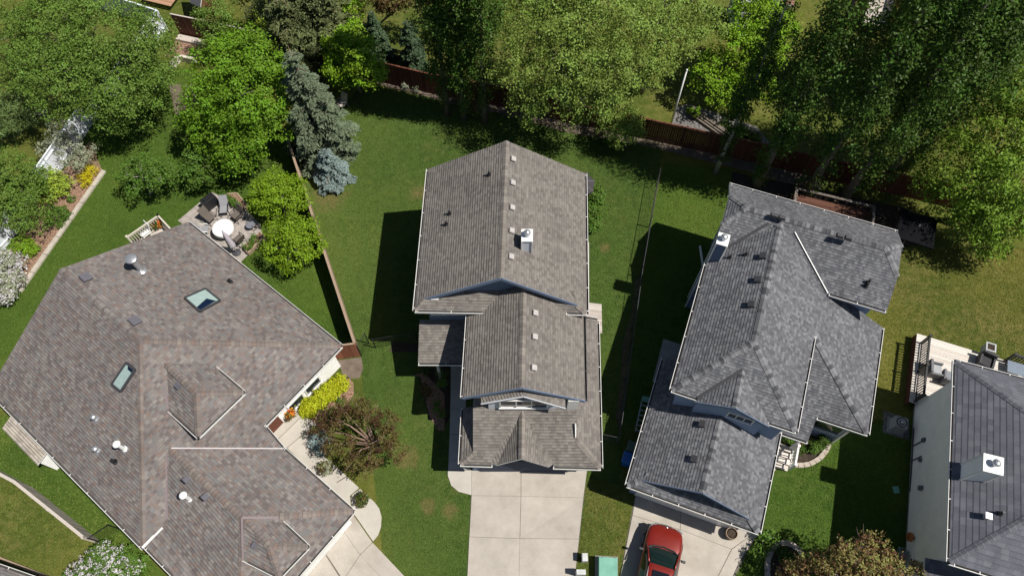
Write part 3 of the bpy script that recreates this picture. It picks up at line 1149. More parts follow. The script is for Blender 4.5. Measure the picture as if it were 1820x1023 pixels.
for tp, en, o_, wd_ in ((K_['RS'], K_['E1'], .025, .18), (K_['RS'], K_['E2'], .025, .18), (g_['P'], g_['L'], .02, .14), (g_['P'], g_['R'], .02, .14)):
    mb = MB()
    mb.beam(tp + Vector((0, 0, -.09)) - LC(0, o_), en + Vector((0, 0, -.09)) - LC(0, o_), .035, wd_)
    obj('rake_board', mb, S_BLUE, HC)
for a, b, i in ((C_['NW'], C_['NE'], inC), (C_['SE'], LC(9.3, 20.56, ze), inC + LC(0, 3)), (LC(3.2, 20.15, ze), W_['SW'], inC), (W_['SW'], W_['g1'], inC), (W_['g2'], W_['SE'], inC),
                (W_['SE'], W_['EK'], LC(5, 15)), (W_['WSE'], W_['WNE'], inC), (X_['A'], X_['B'], inC), (X_['C'], X_['D'] + LC(.75, 0), inC), (K_['NW'], K_['SW'], LC(5, 11)), (K_['SW'], K_['SE'], LC(5, 11)), (K_['SE'], K_['NE'], LC(5, 11))):
    gutter(HC, a, b, i)
# pale valley flashings that read as white lines
mb = MB()
CF = [(C_, CS), (W_, WE1)]
mb.beam(top_point(CF, 1412, 413, .05), top_point(CF, 1471, 522, .05), .045, .03)
obj('valley_flashing', mb, TRIM, HC)
mb = MB()
CF = [(C_, CS), (W_, WW)]
mb.beam(top_point(CF, 1366, 397), top_point(CF, 1290, 442), .14, .02)
mb = MB() if obj('valley_flashing', mb, DKGREY, HC) else None
mb.beam(W_['GA'] + Vector((-.03, 0, .05)), W_['g1'] + Vector((-.03, 0, .05)), .14, .02)
obj('valley_flashing', mb, DKGREY, HC)
for u, v in ((1358, 457), (1349, 499), (1337, 543)):
    roof_vent(rC2, W_, WW, u, v, DKGREY, .34, .14)
for u, v in ((1250, 755), (1236, 817)):
    roof_vent(rC5, K_, KW, u, v, DKGREY, .34, .14)
for u, v in ((1375, 385), (1389, 389), (1492, 421), (1507, 425)):
    p, n = on_roof(C_, CN, u, v)
    mb = MB()
    mb.box(p + n * .08, .36, .24, .16, 0, LC(1, 0), LC(0, 1), Vector((0, 0, 1)), .8)
    obj('roof_vent', mb, DKGREY, rC1, bevel=.015)
for u, v, f, D3, r3 in ((1297, 458, WW, W_, rC2), (1325, 453, WW, W_, rC2), (1542, 502, CS, C_, rC1), (1539, 508, CS, C_, rC1)):
    pipe_vent(r3, D3, f, u, v, BLACK, .06, .3)
chimney(HC, [LC(3.22, 20.94), LC(3.74, 20.94), LC(3.74, 20.3), LC(3.22, 20.3)], 0, 7.05, S_BLUE)
mb = MB()
mb.beam(P(1244, 437, 2.6), LC(3.6, 20.9, 2.6), .09, .09)
obj('eave_pipe', mb, TRIM, HC)

# ================================================================== brown house on the left (frame A)
LA = frame(-38.3)
HA = thing('house', 'large brown shingled bungalow with two skylights, filling the lower left of the photo', 'house', LA(-20, -1))
inA = LA(-20, -1)
A_ = {'N': LA(-28.1, 5.85, 2.7), 'NE': LA(-15.9, 5.82, 2.7), 'PK': LA(-28.2, -.42, 6.0), 'W': LA(-28.1, -6.9, 2.7), 'H': LA(-22.0, -.42, 6.0), 'NO': LA(-15.87, .42, 2.7), 'V1': LA(-14.3, .22, 2.7),
      'VA': P(300, 797, 3.85), 'V2': P(297, 922, 2.97), 'V3': P(290, 937, 2.75), 'S': LA(-15.95, -6.88, 2.7)}
AN, AS, AE = ('N', 'NE', 'H', 'PK'), ('W', 'S', 'H', 'PK'), ('NE', 'NO', 'V1', 'VA', 'V2', 'V3', 'S', 'H')
rA = roof(HA, A_, [AN, AS, AE], SH_A)
ridge_caps(rA, A_, [('PK', 'H')], SH_A, .5)
ridge_caps(rA, A_, [('H', 'NE'), ('H', 'S')], CAP_A, .5)
A2 = {'V1': A_['V1'], 'gE': LA(-9.58, .21, 2.7), 'gS': LA(-9.58, -6.78, 2.7), 'gW': LA(-15.9, -6.78, 2.7), 'gH': LA(-12.9, -3.1, 3.9), 'VA': A_['VA'], 'V2': A_['V2'], 'V3': A_['V3']}
GN, GE, GS = ('V1', 'gE', 'gH', 'VA'), ('gE', 'gS', 'gH'), ('gS', 'gW', 'V3', 'V2', 'VA', 'gH')
rA2 = roof(HA, A2, [GN, GE, GS], SH_A)
ridge_caps(rA2, A2, [('VA', 'gH'), ('gH', 'gE'), ('gH', 'gS')], CAP_A, .36)
mb = MB()
mb.prism([LA(-27.7, 5.4), LA(-16.3, 5.4), LA(-16.3, .2), LA(-15.9, -.2), LA(-10.0, -.2), LA(-10.0, -6.35), LA(-27.7, -6.4)], 0, 2.6)
mb.face([LA(-27.71, 5.4, 2.55), LA(-27.71, -6.4, 2.55), LA(-27.71, -.42, 5.75)])
obj('wall', mb, S_WHITE, HA)
for p, q in (('NE', 'N'), ('NE', 'NO'), ('NO', 'V1'), ('S', 'W')):
    gutter(HA, A_[p], A_[q], inA if (p, q) != ('NO', 'V1') else LA(-15, -5), straps=(p != 'NE' or q == 'NO'))
for p, q in (('V1', 'gE'), ('gE', 'gS'), ('gW', 'gS')):
    gutter(HA, A2[p], A2[q], LA(-13, -3))


def flash(parent, p, q, w_, m, lift=.03):
    mb = MB()
    z = Vector((0, 0, lift))
    mb.beam(p + z, q + z, w_, .03)
    return obj('valley_flashing', mb, m, parent)


PALEMETAL = plain('pale flashing', (.5, .46, .46), .5)
MAUVE = plain('mauve flashing', (.2, .16, .165), .6)
flash(HA, A_['VA'] + LA(.1, .1), A_['V1'], .06, PALEMETAL, .05)
flash(HA, A_['VA'] + LA(0, -.15), A_['V2'], .11, MAUVE)
flash(HA, A_['V3'] + Vector((0, 0, .05)), A_['S'] + Vector((0, 0, .05)), .12, TRIM)


def hip_dormer(Vm, fm, ap, d2, d3, d4, d5, d6, d7, pk, m_wall, wall_px):
    """raised hip roof growing out of a roof face, from its photo points"""
    d = {'AP': on_roof(Vm, fm, *ap)[0] + Vector((0, 0, .03))}
    d['D3'] = on_roof(Vm, fm, *d3)[0] + Vector((0, 0, .04))
    ez = d['D3'].z
    d['D2'] = on_roof(Vm, fm, *d2)[0] + Vector((0, 0, .03))
    d['D7'] = on_roof(Vm, fm, *d7)[0] + Vector((0, 0, .03))
    d['D6'] = on_roof(Vm, fm, *d6)[0] + Vector((0, 0, .04))
    d['D4'] = P(*d4, ez)
    d['D5'] = P(*d5, ez)
    d['PK'] = P(*pk, d['AP'].z)
    r_ = roof(HA, d, [('AP', 'D2', 'D3', 'D4', 'PK'), ('PK', 'D4', 'D5'), ('AP', 'PK', 'D5', 'D6', 'D7')], SH_A, .12)
    ridge_caps(r_, d, [('PK', 'D4'), ('PK', 'D5'), ('AP', 'PK')], CAP_A, .5)
    c = (d['D4'] + d['D5']) / 2
    gutter(HA, d['D4'], d['D5'], d['PK'], straps=False)
    gutter(HA, d['D3'], d['D4'], d['PK'], straps=False)
    gutter(HA, d['D6'], d['D5'], d['PK'], straps=False)
    flash(HA, d['AP'] + Vector((0, 0, .01)), d['D2'], .1, MAUVE, .05)
    flash(HA, d['AP'] + Vector((0, 0, .01)), d['D6'], .1, MAUVE, .05)
    e = LA(1, 0)
    n = LA(0, 1)
    q4, q5 = d['D4'] - e * .32 - n * .3, d['D5'] - e * .32 + n * .3
    mb = MB()
    mb.prism([q4, q5, q5 - e * 1.2, q4 - e * 1.2], ez - 1.2, ez - .1)
    obj('dormer_wall', mb, m_wall, HA)
    return d, r_


dA, rdA = hip_dormer(A_, AE, (287, 640), (372, 642), (379, 651), (433, 697), (352, 775), (300, 727), (291, 650), (349, 698), S_WHITE, None)
dG, rdG = hip_dormer(A2, GE, (431, 920), (495, 919.5), (501, 928), (547, 971), (496, 1024), (433, 992), (428, 930), (478, 970), S_WHITE, None)
# skylights, vents
skylight(HA, A_, AN, [(328, 531), (365, 514.5), (391, 535.5), (355, 555)], [(349, 548), (367, 532), (384, 536), (356, 552)])
skylight(HA, A_, AS, [(227, 644), (242, 657), (217, 695), (201, 682)], [(230, 648), (239, 656), (236, 662), (229, 656)])
for u, v, f, VV, r_ in ((153, 496, AN, A_, rA), (240, 573, AN, A_, rA)):
    roof_vent(r_, VV, f, u, v, VENTGREY, .5, .14)
for u, v, f, VV, r_ in ((332, 854, GN, A2, rA2), (365, 885, GN, A2, rA2)):
    roof_vent(r_, VV, f, u, v, VENTGREY, .3, .1)
roof_vent(rdA, dA, ('AP', 'PK', 'D5', 'D6', 'D7'), 319, 684, VENTGREY, .28, .1)
roof_vent(rdG, dG, ('AP', 'PK', 'D5', 'D6', 'D7'), 455, 967, VENTGREY, .26, .1)
pipe_vent(rA, A_, AN, 252, 480, STEEL, .15, 1.15, True, STEEL)
pipe_vent(rA, A_, AS, 222, 797, WHITE, .09, .75, True, STEEL)
pipe_vent(rA2, A2, GS, 338, 886, WHITE, .09, .75, True, STEEL)
pipe_vent(rA, A_, AS, 171, 744, STEEL, .07, .25, True, STEEL)
pipe_vent(rA, A_, AS, 174, 800, STEEL, .07, .25, True, STEEL)
pipe_vent(rA, A_, AS, 205, 820, BLACK, .08, .35)
pipe_vent(rA, A_, AN, 410, 501, BLACK, .07, .3)
# front windows on the sunny wall
eA, nA = LA(1, 0), LA(0, 1)
window(HA, LA(-16.3, 3.0, 1.85), nA, eA, 2.1, .75, 2, GREENGLASS, .09)
window(HA, LA(-16.3, 3.55, .95), nA, eA, .9, .75, 1, GLASS, .08)
window(HA, LA(-16.3, 2.35, .95), nA, eA, .9, .75, 1, GLASS, .08)
mb = MB()
mb.box(LA(-16.27, .75, 1.05), .06, .95, 2.1, 0, eA, nA)
obj('door', mb, W_BROWN, HA)
mb = MB()
for k in range(5):
    mb.box(LA(-9.97, -3.3, .27 + k * .43), .05, 4.9, .41, 0, eA, nA)
obj('garage_door', mb, WHITE, HA, bevel=.01)
# cantilevered bay on the lower left side
mb = MB()
mb.prism([LA(-26.45, -7.75), LA(-23.75, -7.75), LA(-23.75, -6.41), LA(-26.45, -6.41)], .0, 1.7)
obj('bay_wall', mb, S_WHITE, HA)
Z_ = {'a': LA(-26.62, -7.85, 1.72), 'b': LA(-23.62, -7.85, 1.72), 'c': LA(-23.62, -6.42, 2.25), 'd': LA(-26.62, -6.42, 2.25)}
roof(HA, Z_, [('a', 'b', 'c', 'd')], shingle('sandy shingles', [(.4, .36, .3), (.34, .3, .26), (.46, .41, .35), (.38, .34, .3)], tab=.25), .08)
mb = MB()
mb.box(LA(-23.2, -6.5, .16), .8, .2, .3, 0, eA, nA)
obj('brick_pier', mb, mottled('brick', (.3, .12, .07), (.42, .2, .12), 9), HA)
# wall light box over the garage corner
mb = MB()
mb.box(P(604, 932, 2.2), .7, .18, .3, 0, nA, eA)
obj('wall_box', mb, plain('pale blue box', (.5, .6, .66), .5), HA, bevel=.02)

# ================================================================== house on the right edge
HD = thing('house', 'cream-walled house with slate grey hipped roof and tall white chimney on the right edge', 'house', P(1790, 820, 0))
dnw, dsw = P(1698, 641, 5), P(1687, 998, 5)
bD = (dnw - dsw).normalized()
aD = Vector((bD.y, -bD.x, 0))
wD = (dnw - dsw).length


def LD(a, b, z=0.0):
    q = dsw + aD * a + bD * b
    q.z = z
    return q


R_ = {'NW': LD(0, wD, 5), 'SW': LD(0, 0, 5), 'NE': LD(15, wD, 5), 'SE': LD(15, 0, 5), 'R1': LD(wD / 2, wD / 2, 7.85), 'R2': LD(15 - wD / 2, wD / 2, 7.85)}
DW = ('NW', 'SW', 'R1')
rDh = roof(HD, R_, [DW, ('SW', 'SE', 'R2', 'R1'), ('NE', 'NW', 'R1', 'R2'), ('SE', 'NE', 'R2')], SH_D, .18)
ridge_caps(rDh, R_, [('R1', 'NW'), ('R1', 'SW'), ('R1', 'R2')], CAP_D, .6)
gutter(HD, R_['NW'], R_['SW'], R_['R1'])
gutter(HD, R_['NW'], R_['NE'], R_['R1'])
gutter(HD, R_['SW'], R_['SE'], R_['R1'])
mb = MB()
mb.prism([LD(.45, wD - .5), LD(14.5, wD - .5), LD(14.5, .5), LD(.45, .5)], .25, 4.86)
obj('wall', mb, S_CREAM, HD)
mb = MB()
mb.prism([LD(.5, wD - .55), LD(14.4, wD - .55), LD(14.4, .55), LD(.5, .55)], 0, .25)
obj('foundation', mb, FOUND, HD)
cz = 6.95
cq = [P(1750, 806, cz), P(1783, 814, cz), P(1782, 843, cz), P(1749, 835, cz)]
chimney(HD, cq, 4.9, cz - .06, S_WHITE, True)
U_ = {'a': P(1656, 977, 2.8), 'b': P(1640, 1040, 2.8), 'c': LD(4.5, -4, 4.6), 'd': LD(4.5, .49, 4.6), 'e': LD(8.9, -4, 2.8), 'f': LD(8.9, .49, 2.8)}
U_['b'] = LD(.1, -4, 2.8)
U_['a'] = LD(.1, .49, 2.8)
roof(HD, U_, [('a', 'b', 'c', 'd'), ('d', 'c', 'e', 'f')], SH_D, .16)
mb = MB()
mb.prism([LD(.5, .5), LD(.5, -3.6), LD(8.5, -3.6), LD(8.5, .5)], 0, 2.65)
mb.face([LD(.5, -3.6, 2.64), LD(8.5, -3.6, 2.64), LD(4.5, -3.6, 4.35)])
obj('wall', mb, S_CREAM, HD)
pipe_vent(rDh, R_, DW, 1777, 912, BLACK, .06, .3)
p, n = on_roof(R_, DW, 1751, 918)
mb = MB()
mb.box(p + Vector((0, 0, .12)), .2, .2, .26, 0, aD, bD)
mb.box(p + Vector((0, 0, .27)), .27, .27, .04, 0, aD, bD)
obj('roof_vent', mb, STEEL, rDh, bevel=.01)
wx = .44
mb = MB()
mb.tube([LD(wx - .03, 6.6, .3), LD(wx - .03, 6.6, 1.4)], .03)
mb.tube([LD(wx - .03, 7.6, .35), LD(wx - .03, 5.0, .35), LD(wx - .03, 4.2, .3)], .03)
mb.tube([LD(wx - .03, 5.8, .3), LD(wx - .03, 5.8, 1.3)], .025)
obj('conduit', mb, DKGREY, HD)
for b_, z_, s_ in ((6.6, 1.5, .24), (5.6, 1.25, .2)):
    mb = MB()
    mb.box(LD(wx - .05, b_, z_), .1, s_ * .8, s_, 0, aD, bD)
    mb.box(LD(wx - .12, b_, z_), .06, s_ * .5, s_ * .5, 0, aD, bD)
    obj('utility_meter', mb, VENTGREY, HD, bevel=.01)
mb = MB()
mb.box(LD(wx - .08, 4.1, 1.5), .16, .22, .24, 0, aD, bD, Vector((0, 0, 1)), .8)
obj('wall_hood', mb, VENTGREY, HD, bevel=.01)

# ---------------------------------------------------------------- corners of neighbouring houses at the photo's edges
HG = thing('house', 'brown roofed house only just entering the bottom left corner, with a white gutter', 'house', P(0, 1040, 0))
q0, q1 = P(-60, 985, 2.6), P(60, 1027, 2.6)
dq = (q1 - q0).normalized()
oq = Vector((-dq.y, dq.x, 0)) * -1
Y_ = {'a': q0 - dq * 8, 'b': q1 + dq * 1.2, 'c': q1 + dq * 1.2 + oq * 5 + Vector((0, 0, 2)), 'd': q0 - dq * 8 + oq * 5 + Vector((0, 0, 2))}
roof(HG, Y_, [('a', 'b', 'c', 'd')], SH_A, .15)
gutter(HG, Y_['a'], Y_['b'], Y_['c'])
mb = MB()
mb.prism([Y_['a'] + oq * .5, Y_['b'] + oq * .5 - dq * .5, Y_['b'] + oq * 6 - dq * .5, Y_['a'] + oq * 6], 0, 2.5)
obj('wall', mb, S_CREAM, HG)
mb = MB()
mb.beam(P(-40, 975, .15), P(90, 1026, .15), .12, .3)
tag(obj('garden_edging', mb, W_TAN), 'tan timber edging along the lawn in front of the bottom left corner roof', 'edging')

HE = thing('house', 'red-brown roofed house peeping out at the top edge above the bright green tree', 'house', P(1400, -20, 0))
E2_ = {'a': P(1391, 5, 3), 'b': P(1411, 10, 3), 'c': P(1418, -40, 4), 'd': P(1385, -40, 4)}
roof(HE, E2_, [('a', 'b', 'c', 'd')], shingle('red brown shingles', [(.3, .16, .12), (.26, .14, .1), (.33, .19, .15)]), .15)
gutter(HE, E2_['a'], E2_['b'], E2_['c'])
mb = MB()
mb.prism([E2_['a'].lerp(E2_['c'], .1), E2_['b'].lerp(E2_['d'], .1), E2_['c'], E2_['d']], 0, 2.85)
obj('wall', mb, S_CREAM, HE)

HF = thing('shed', 'pale grey roofed shed at the top edge left of the red-brown roof', 'shed', P(1335, -10, 0))
F2_ = {'a': P(1318, 14, 2.4), 'b': P(1349, 8, 2.4), 'c': P(1352, -40, 2.9), 'd': P(1312, -40, 2.9)}
roof(HF, F2_, [('a', 'b', 'c', 'd')], plain('pale metal roof', (.42, .42, .44), .4), .1)
mb = MB()
mb.prism([F2_['a'].lerp(F2_['c'], .08), F2_['b'].lerp(F2_['d'], .08), F2_['c'], F2_['d']], 0, 2.3)
obj('wall', mb, S_PALE, HF)

HS = thing('shed', 'dark roofed garden shed beyond the fence in the top left, beside the wooden deck', 'shed', P(345, -5, 0))
S2_ = {'a': P(338, 4, 2.3), 'b': P(356, 12, 2.3), 'c': P(362, -40, 2.5), 'd': P(330, -40, 2.5)}
roof(HS, S2_, [('a', 'b', 'c', 'd')], DKGREY, .12)
mb = MB()
mb.prism([S2_['a'].lerp(S2_['c'], .08), S2_['b'].lerp(S2_['d'], .08), S2_['c'], S2_['d']], 0, 2.2)
obj('wall', mb, W_BROWN, HS)

# ---------------------------------------------------------------- decks


def boards(poly_o, da, db, la, lb, z, m, name, parent, bw=.14, th=.035):
    """rows of deck boards from a corner, running along da, stacked along db"""
    mb = MB()
    k = 0
    while (k + 1) * bw <= lb + 1e-6:
        c = poly_o + da * (la / 2) + db * ((k + .5) * bw)
        c = Vector((c.x, c.y, z - th / 2))
        mb.box(c, la - .004, bw - .012, th, 0, da, db)
        k += 1
    return obj(name, mb, m, parent)


def railing(parent, p, q, z, ht, m, gap=.16, posts=1.6, top=True, bal=.045, name='railing'):
    p, q = Vector(p), Vector(q)
    L = (q - p).length
    d = (q - p) / L
    mb = MB()
    Z = Vector((0, 0, 1))
    p0, q0 = Vector((p.x, p.y, z)), Vector((q.x, q.y, z))
    mb.beam(p0 + Z * ht, q0 + Z * ht, .09, .045)
    mb.beam(p0 + Z * (ht - .1), q0 + Z * (ht - .1), .04, .08)
    mb.beam(p0 + Z * .1, q0 + Z * .1, .04, .08)
    n = int(L / gap)
    for i in range(1, n):
        c = p0 + d * (L * i / n)
        mb.beam(c + Z * .1, c + Z * (ht - .1), bal, bal)
    rl = obj(name, mb, m, parent)
    n = max(1, round(L / posts))
    for i in range(n + 1):
        c = p0 + d * (L * i / n)
        pb = MB()
        pb.box(c + Z * (ht / 2 + .03), .1, .1, ht + .06, 0, d, d.cross(Z))
        pb.box(c + Z * (ht + .08), .13, .13, .04, 0, d, d.cross(Z))
        obj('post', pb, m, parent)
    return rl


dk0 = P(1630, 592, .6)
DK = thing('deck', 'pale boarded deck with black railing against the cream-walled house on the right', 'deck', dk0)
dkd = (P(1748, 628, .6) - dk0).normalized()
dks = Vector((dkd.y, -dkd.x, 0))
boards(dk0, dkd, dks, 9.0, 4.3, .6, W_PALE, 'deck_boards', DK)
mb = MB()
mb.box(dk0 + dkd * 4.5 + dks * .015 + Vector((0, 0, -.33)), 8.9, .03, .5, 0, dkd, dks)
mb.box(dk0 + dkd * .015 + dks * 2.1 + Vector((0, 0, -.33)), .03, 4.2, .5, 0, dkd, dks)
obj('skirt', mb, W_BROWN, DK)
railing(DK, dk0 + dkd * .25 + dks * .55, dk0 + dkd * .25 + dks * 4.1, .6, 1.0, BLACK)
railing(DK, dk0 + dkd * 4.6 + dks * .1, dk0 + dkd * 8.8 + dks * .1, .6, 1.0, BLACK)

cb0 = P(1412, 342, .7)
CB = thing('deck', 'brown boarded deck in deep shade behind the charcoal house', 'deck', cb0)
cbd = (P(1556, 377, .7) - cb0).normalized()
cbs = Vector((cbd.y, -cbd.x, 0))
boards(cb0, cbd, cbs, 4.6, 2.6, .7, wood('red brown deck', (.07, .03, .02), (.13, .06, .04)), 'deck_boards', CB)
mb = MB()
mb.beam(cb0 + Vector((0, 0, .45)), cb0 + cbd * 4.6 + Vector((0, 0, .45)), .16, .05)
mb.beam(cb0 + Vector((0, 0, .45)), cb0 + cbs * 1.6 + Vector((0, 0, .45)), .16, .05)
mb.beam(cb0 + cbd * 4.6 + Vector((0, 0, .45)), cb0 + cbd * 4.6 + cbs * 1.6 + Vector((0, 0, .45)), .16, .05)
for i in range(4):
    c = cb0 + cbd * (i * 1.53)
    mb.beam(c + Vector((0, 0, .03)), c + Vector((0, 0, .42)), .09, .09)
obj('railing', mb, wood('dark grey cap boards', (.09, .078, .066), (.17, .15, .13)), CB)

ba0 = P(281, 383, 1.5)
BA = thing('deck', 'small cream railed landing deck against the back of the brown bungalow', 'deck', Vector((ba0.x, ba0.y, 0)))
bd1 = (P(226, 421, 1.5) - ba0)
bl1 = bd1.length
bd1.normalize()
bd2 = Vector((-bd1.y, bd1.x, 0))
if bd2.dot(LA(-20, -1) - ba0) < 0:
    bd2 = -bd2
boards(Vector((ba0.x, ba0.y, 0)), bd1, bd2, bl1, 2.4, .55, W_GREY, 'deck_boards', BA)
railing(BA, ba0, ba0 + bd1 * bl1, .55, .95, W_CREAM, .14)
railing(BA, ba0, ba0 + bd2 * 1.6, .55, .95, W_CREAM, .14)
mb = MB()
for k in range(3):
    mb.box(ba0 + bd1 * (bl1 + .15 + .25 * k) + bd2 * .9 + Vector((0, 0, -1.5 + .45 - .16 * k)), .26, 1.2, .05, 0, bd1, bd2)
obj('step', mb, W_CREAM, BA)

ed0 = P(1573, -6, 1.0)
ED = thing('deck', 'wooden stair and deck with orange side panel at the top edge among the dark poplars', 'deck', Vector((ed0.x, ed0.y, 0)))
e1, e2 = P(1600, -6, 1.0) - P(1573, -6, 1.0), P(1553, 66, 1.0) - P(1573, -6, 1.0)
e2n = e2.normalized()
e1n = Vector((-e2n.y, e2n.x, 0))
boards(P(1563, -60, 1.0), e1n, e2n, 1.7, 6.3, 1.0, W_GREY, 'deck_boards', ED)
mb = MB()
o0 = P(1563, -60, 1.0) + e1n * 1.75
for k in range(40):
    c = o0 + e2n * (k * .15)
    mb.beam(c + Vector((0, 0, -.1)), c + Vector((0, 0, 1.05)), .02, .135, 0, e2n)
mb.beam(o0 + Vector((0, 0, 1.1)), o0 + e2n * 6 + Vector((0, 0, 1.1)), .1, .04)
obj('side_panel', mb, W_ORANGE, ED)

FD = thing('deck', 'orange-brown deck at the top edge behind the white fence corner in the top left', 'deck', P(262, -5, 0))
f0 = P(240, 6, .5)
fd = (P(290, 18, .5) - f0).normalized()
boards(f0 + Vector((-fd.y, fd.x, 0)) * 4, fd, Vector((fd.y, -fd.x, 0)), 2.6, 3.6, .5, wood('tan red deck', (.3, .15, .08), (.5, .32, .22)), 'deck_boards', FD)

# ---------------------------------------------------------------- fences


def board_fence(name, label, pts, ht, m, cat='fence', bw=.14, cap=.1, post_gap=2.4, capm=None, solid=False, side=1, group=None):
    pts = [Vector((p.x, p.y, 0)) for p in pts]
    f = thing(name, label, cat, pts[0], group=group)
    for a, b in zip(pts[:-1], pts[1:]):
        L = (b - a).length
        d = (b - a) / L
        nrm = Vector((d.y, -d.x, 0)) * side
        np_ = max(1, round(L / post_gap))
        for i in range(np_):
            s0, s1 = L * i / np_, L * (i + 1) / np_
            mb = MB()
            n = max(1, int((s1 - s0) / bw))
            w_ = (s1 - s0) / n
            for k in range(n):
                c = a + d * (s0 + (k + .5) * w_)
                hh = ht - .05 + random.uniform(-.012, .012)
                mb.box(c + nrm * random.uniform(.02, .026) + Vector((0, 0, hh / 2 + .03)), w_ - .005, .018, hh, 0, d, nrm)
            for zz in (.35, ht - .3):
                mb.beam(a + d * s0 - nrm * .01 + Vector((0, 0, zz)), a + d * s1 - nrm * .01 + Vector((0, 0, zz)), .04, .09)
            obj('board_panel', mb, m, f)
        for i in range(np_ + 1):
            c = a + d * (L * i / np_)
            mb = MB()
            mb.box(c - nrm * .05 + Vector((0, 0, ht / 2)), .09, .09, ht + .02, 0, d, nrm)
            obj('post', mb, m, f)
        mb = MB()
        mb.beam(a + Vector((0, 0, ht + .02)), b + Vector((0, 0, ht + .02)), cap, .035)
        obj('top_rail', mb, capm or m, f)
    return f


def G0(*uv):
    return [P(u, v, 0) for u, v in uv]


board_fence('wooden_fence', 'weathered tan board fence between the bungalow garden and the central lawn', G0((519, 262), (549, 352), (594, 490), (641, 631)), 1.75, W_TAN, cap=.14, side=-1)
board_fence('garden_gate', 'red-brown board gate between the tan fence and the corner of the bungalow', G0((641, 632), (598, 638)), 1.75, wood('red brown gate boards', (.2, .07, .04), (.32, .13, .08)), 'gate', cap=.1, side=-1, capm=W_TAN)
board_fence('wooden_fence', 'weathered grey-brown fence along the lower left lawn, beside the bungalow', G0((-40, 815), (60, 868), (178, 962)), 1.6, W_GREY, cap=.14, side=-1)
board_fence('wooden_fence', 'dark brown board fence along the back of the gardens behind the poplars', G0((669, 143), (760, 165), (880, 187), (1026, 221), (1144, 246), (1340, 289), (1460, 317), (1640, 356), (1900, 420)), 1.85, W_BROWN, side=1)
board_fence('wooden_fence', 'dark brown fence with pale cap behind the blue spruce, top left', G0((322, 62), (400, 78), (524, 105), (600, 124), (669, 143)), 1.85, W_BROWN, side=1, capm=W_GREY)
cr = P(277, 17, 1.85)
vin = plain('white vinyl', (.72, .76, .82), .45)
board_fence('vinyl_fence', 'white vinyl fence beside the mulch bed on the far left', [P(-60, 520, 0), P(25, 424, 0), P(104, 312, 0), P(172, 212, 0), cr], 1.75, vin, bw=.3, side=-1)
board_fence('vinyl_fence', 'white vinyl fence along the back, starting at the top left corner post', [Vector((cr.x - .1, cr.y + .05, 0)), P(200, 22, 0), P(100, 0, 0)], 1.75, vin, bw=.3, side=-1)


def mesh_fence(name, label, pts, ht, cat='fence', wire=.16, m=None):
    m = m or DKGREY
    f = thing(name, label, cat, Vector((pts[0].x, pts[0].y, 0)))
    for a, b in zip(pts[:-1], pts[1:]):
        a, b = Vector((a.x, a.y, 0)), Vector((b.x, b.y, 0))
        L = (b - a).length
        d = (b - a) / L
        Z = Vector((0, 0, 1))
        mb = MB()
        mb.tube([a + Z * ht, b + Z * ht], .018, 6)
        obj('top_rail', mb, m, f)
        mb = MB()
        n = int((L + ht) / wire)
        for i in range(n):
            for sg in (0, 1):
                s0 = i * wire - (0 if sg else ht)
                s1 = s0 + (-ht if sg else ht)
                x0, x1, z0, z1 = s0, s1, 0, ht
                # clip to the panel
                def clip(x0, z0, x1, z1, lim, low):
                    if (x0 < lim) == low and (x1 < lim) == low:
                        return None
                    if (x0 < lim) == low:
                        t = (lim - x0) / (x1 - x0)
                        x0, z0 = lim, z0 + t * (z1 - z0)
                    elif (x1 < lim) == low:
                        t = (lim - x0) / (x1 - x0)
                        x1, z1 = lim, z0 + t * (z1 - z0)
                    return x0, z0, x1, z1
                r = clip(x0, z0, x1, z1, 0, True)
                if r:
                    r = clip(*r, L, False)
                if r and abs(r[2] - r[0]) > .02:
                    mb.tube([a + d * r[0] + Z * (r[1] + .02), a + d * r[2] + Z * (r[3] + .02)], .003, 3, cap=False)
        obj('wire_mesh', mb, m, f)
        n = max(1, round(L / 2.6))
        for i in range(n + 1):
            c = a + d * (L * i / n)
            mb = MB()
            mb.tube([c, c + Z * (ht + .06)], .03, 8)
            obj('post', mb, m, f)
    return f


tl = [P(1174, 300, 1.2), P(1159, 385, 1.2), P(1143, 475, 1.2), P(1126, 600, 1.2), P(1108, 731, 1.2), P(1102, 776, 1.2)]
mesh_fence('wire_fence', 'thin chain link fence between the central house and the charcoal house', tl, 1.2)
mesh_fence('wire_gate', 'low wire gate joining the chain link fence to the central house', [P(1101, 777, 1.2), P(1068, 770, 1.2)], 1.15, 'gate')
mesh_fence('wire_gate', 'black metal gate standing open beside the red-brown board gate', [P(643, 632, 0), P(656, 610, 0)], 1.4, 'gate', m=BLACK)
mesh_fence('wire_fence', 'black wire fence running to the porch of the central house', [P(668, 618, 0), P(742, 606, 0)], 1.2, m=BLACK)
mesh_fence('wire_gate', 'black mesh gate between the lower left fence and the bungalow', [P(181, 963, 0), P(216, 940, 0)], 1.3, 'gate', m=BLACK)

# ================================================================== vegetation


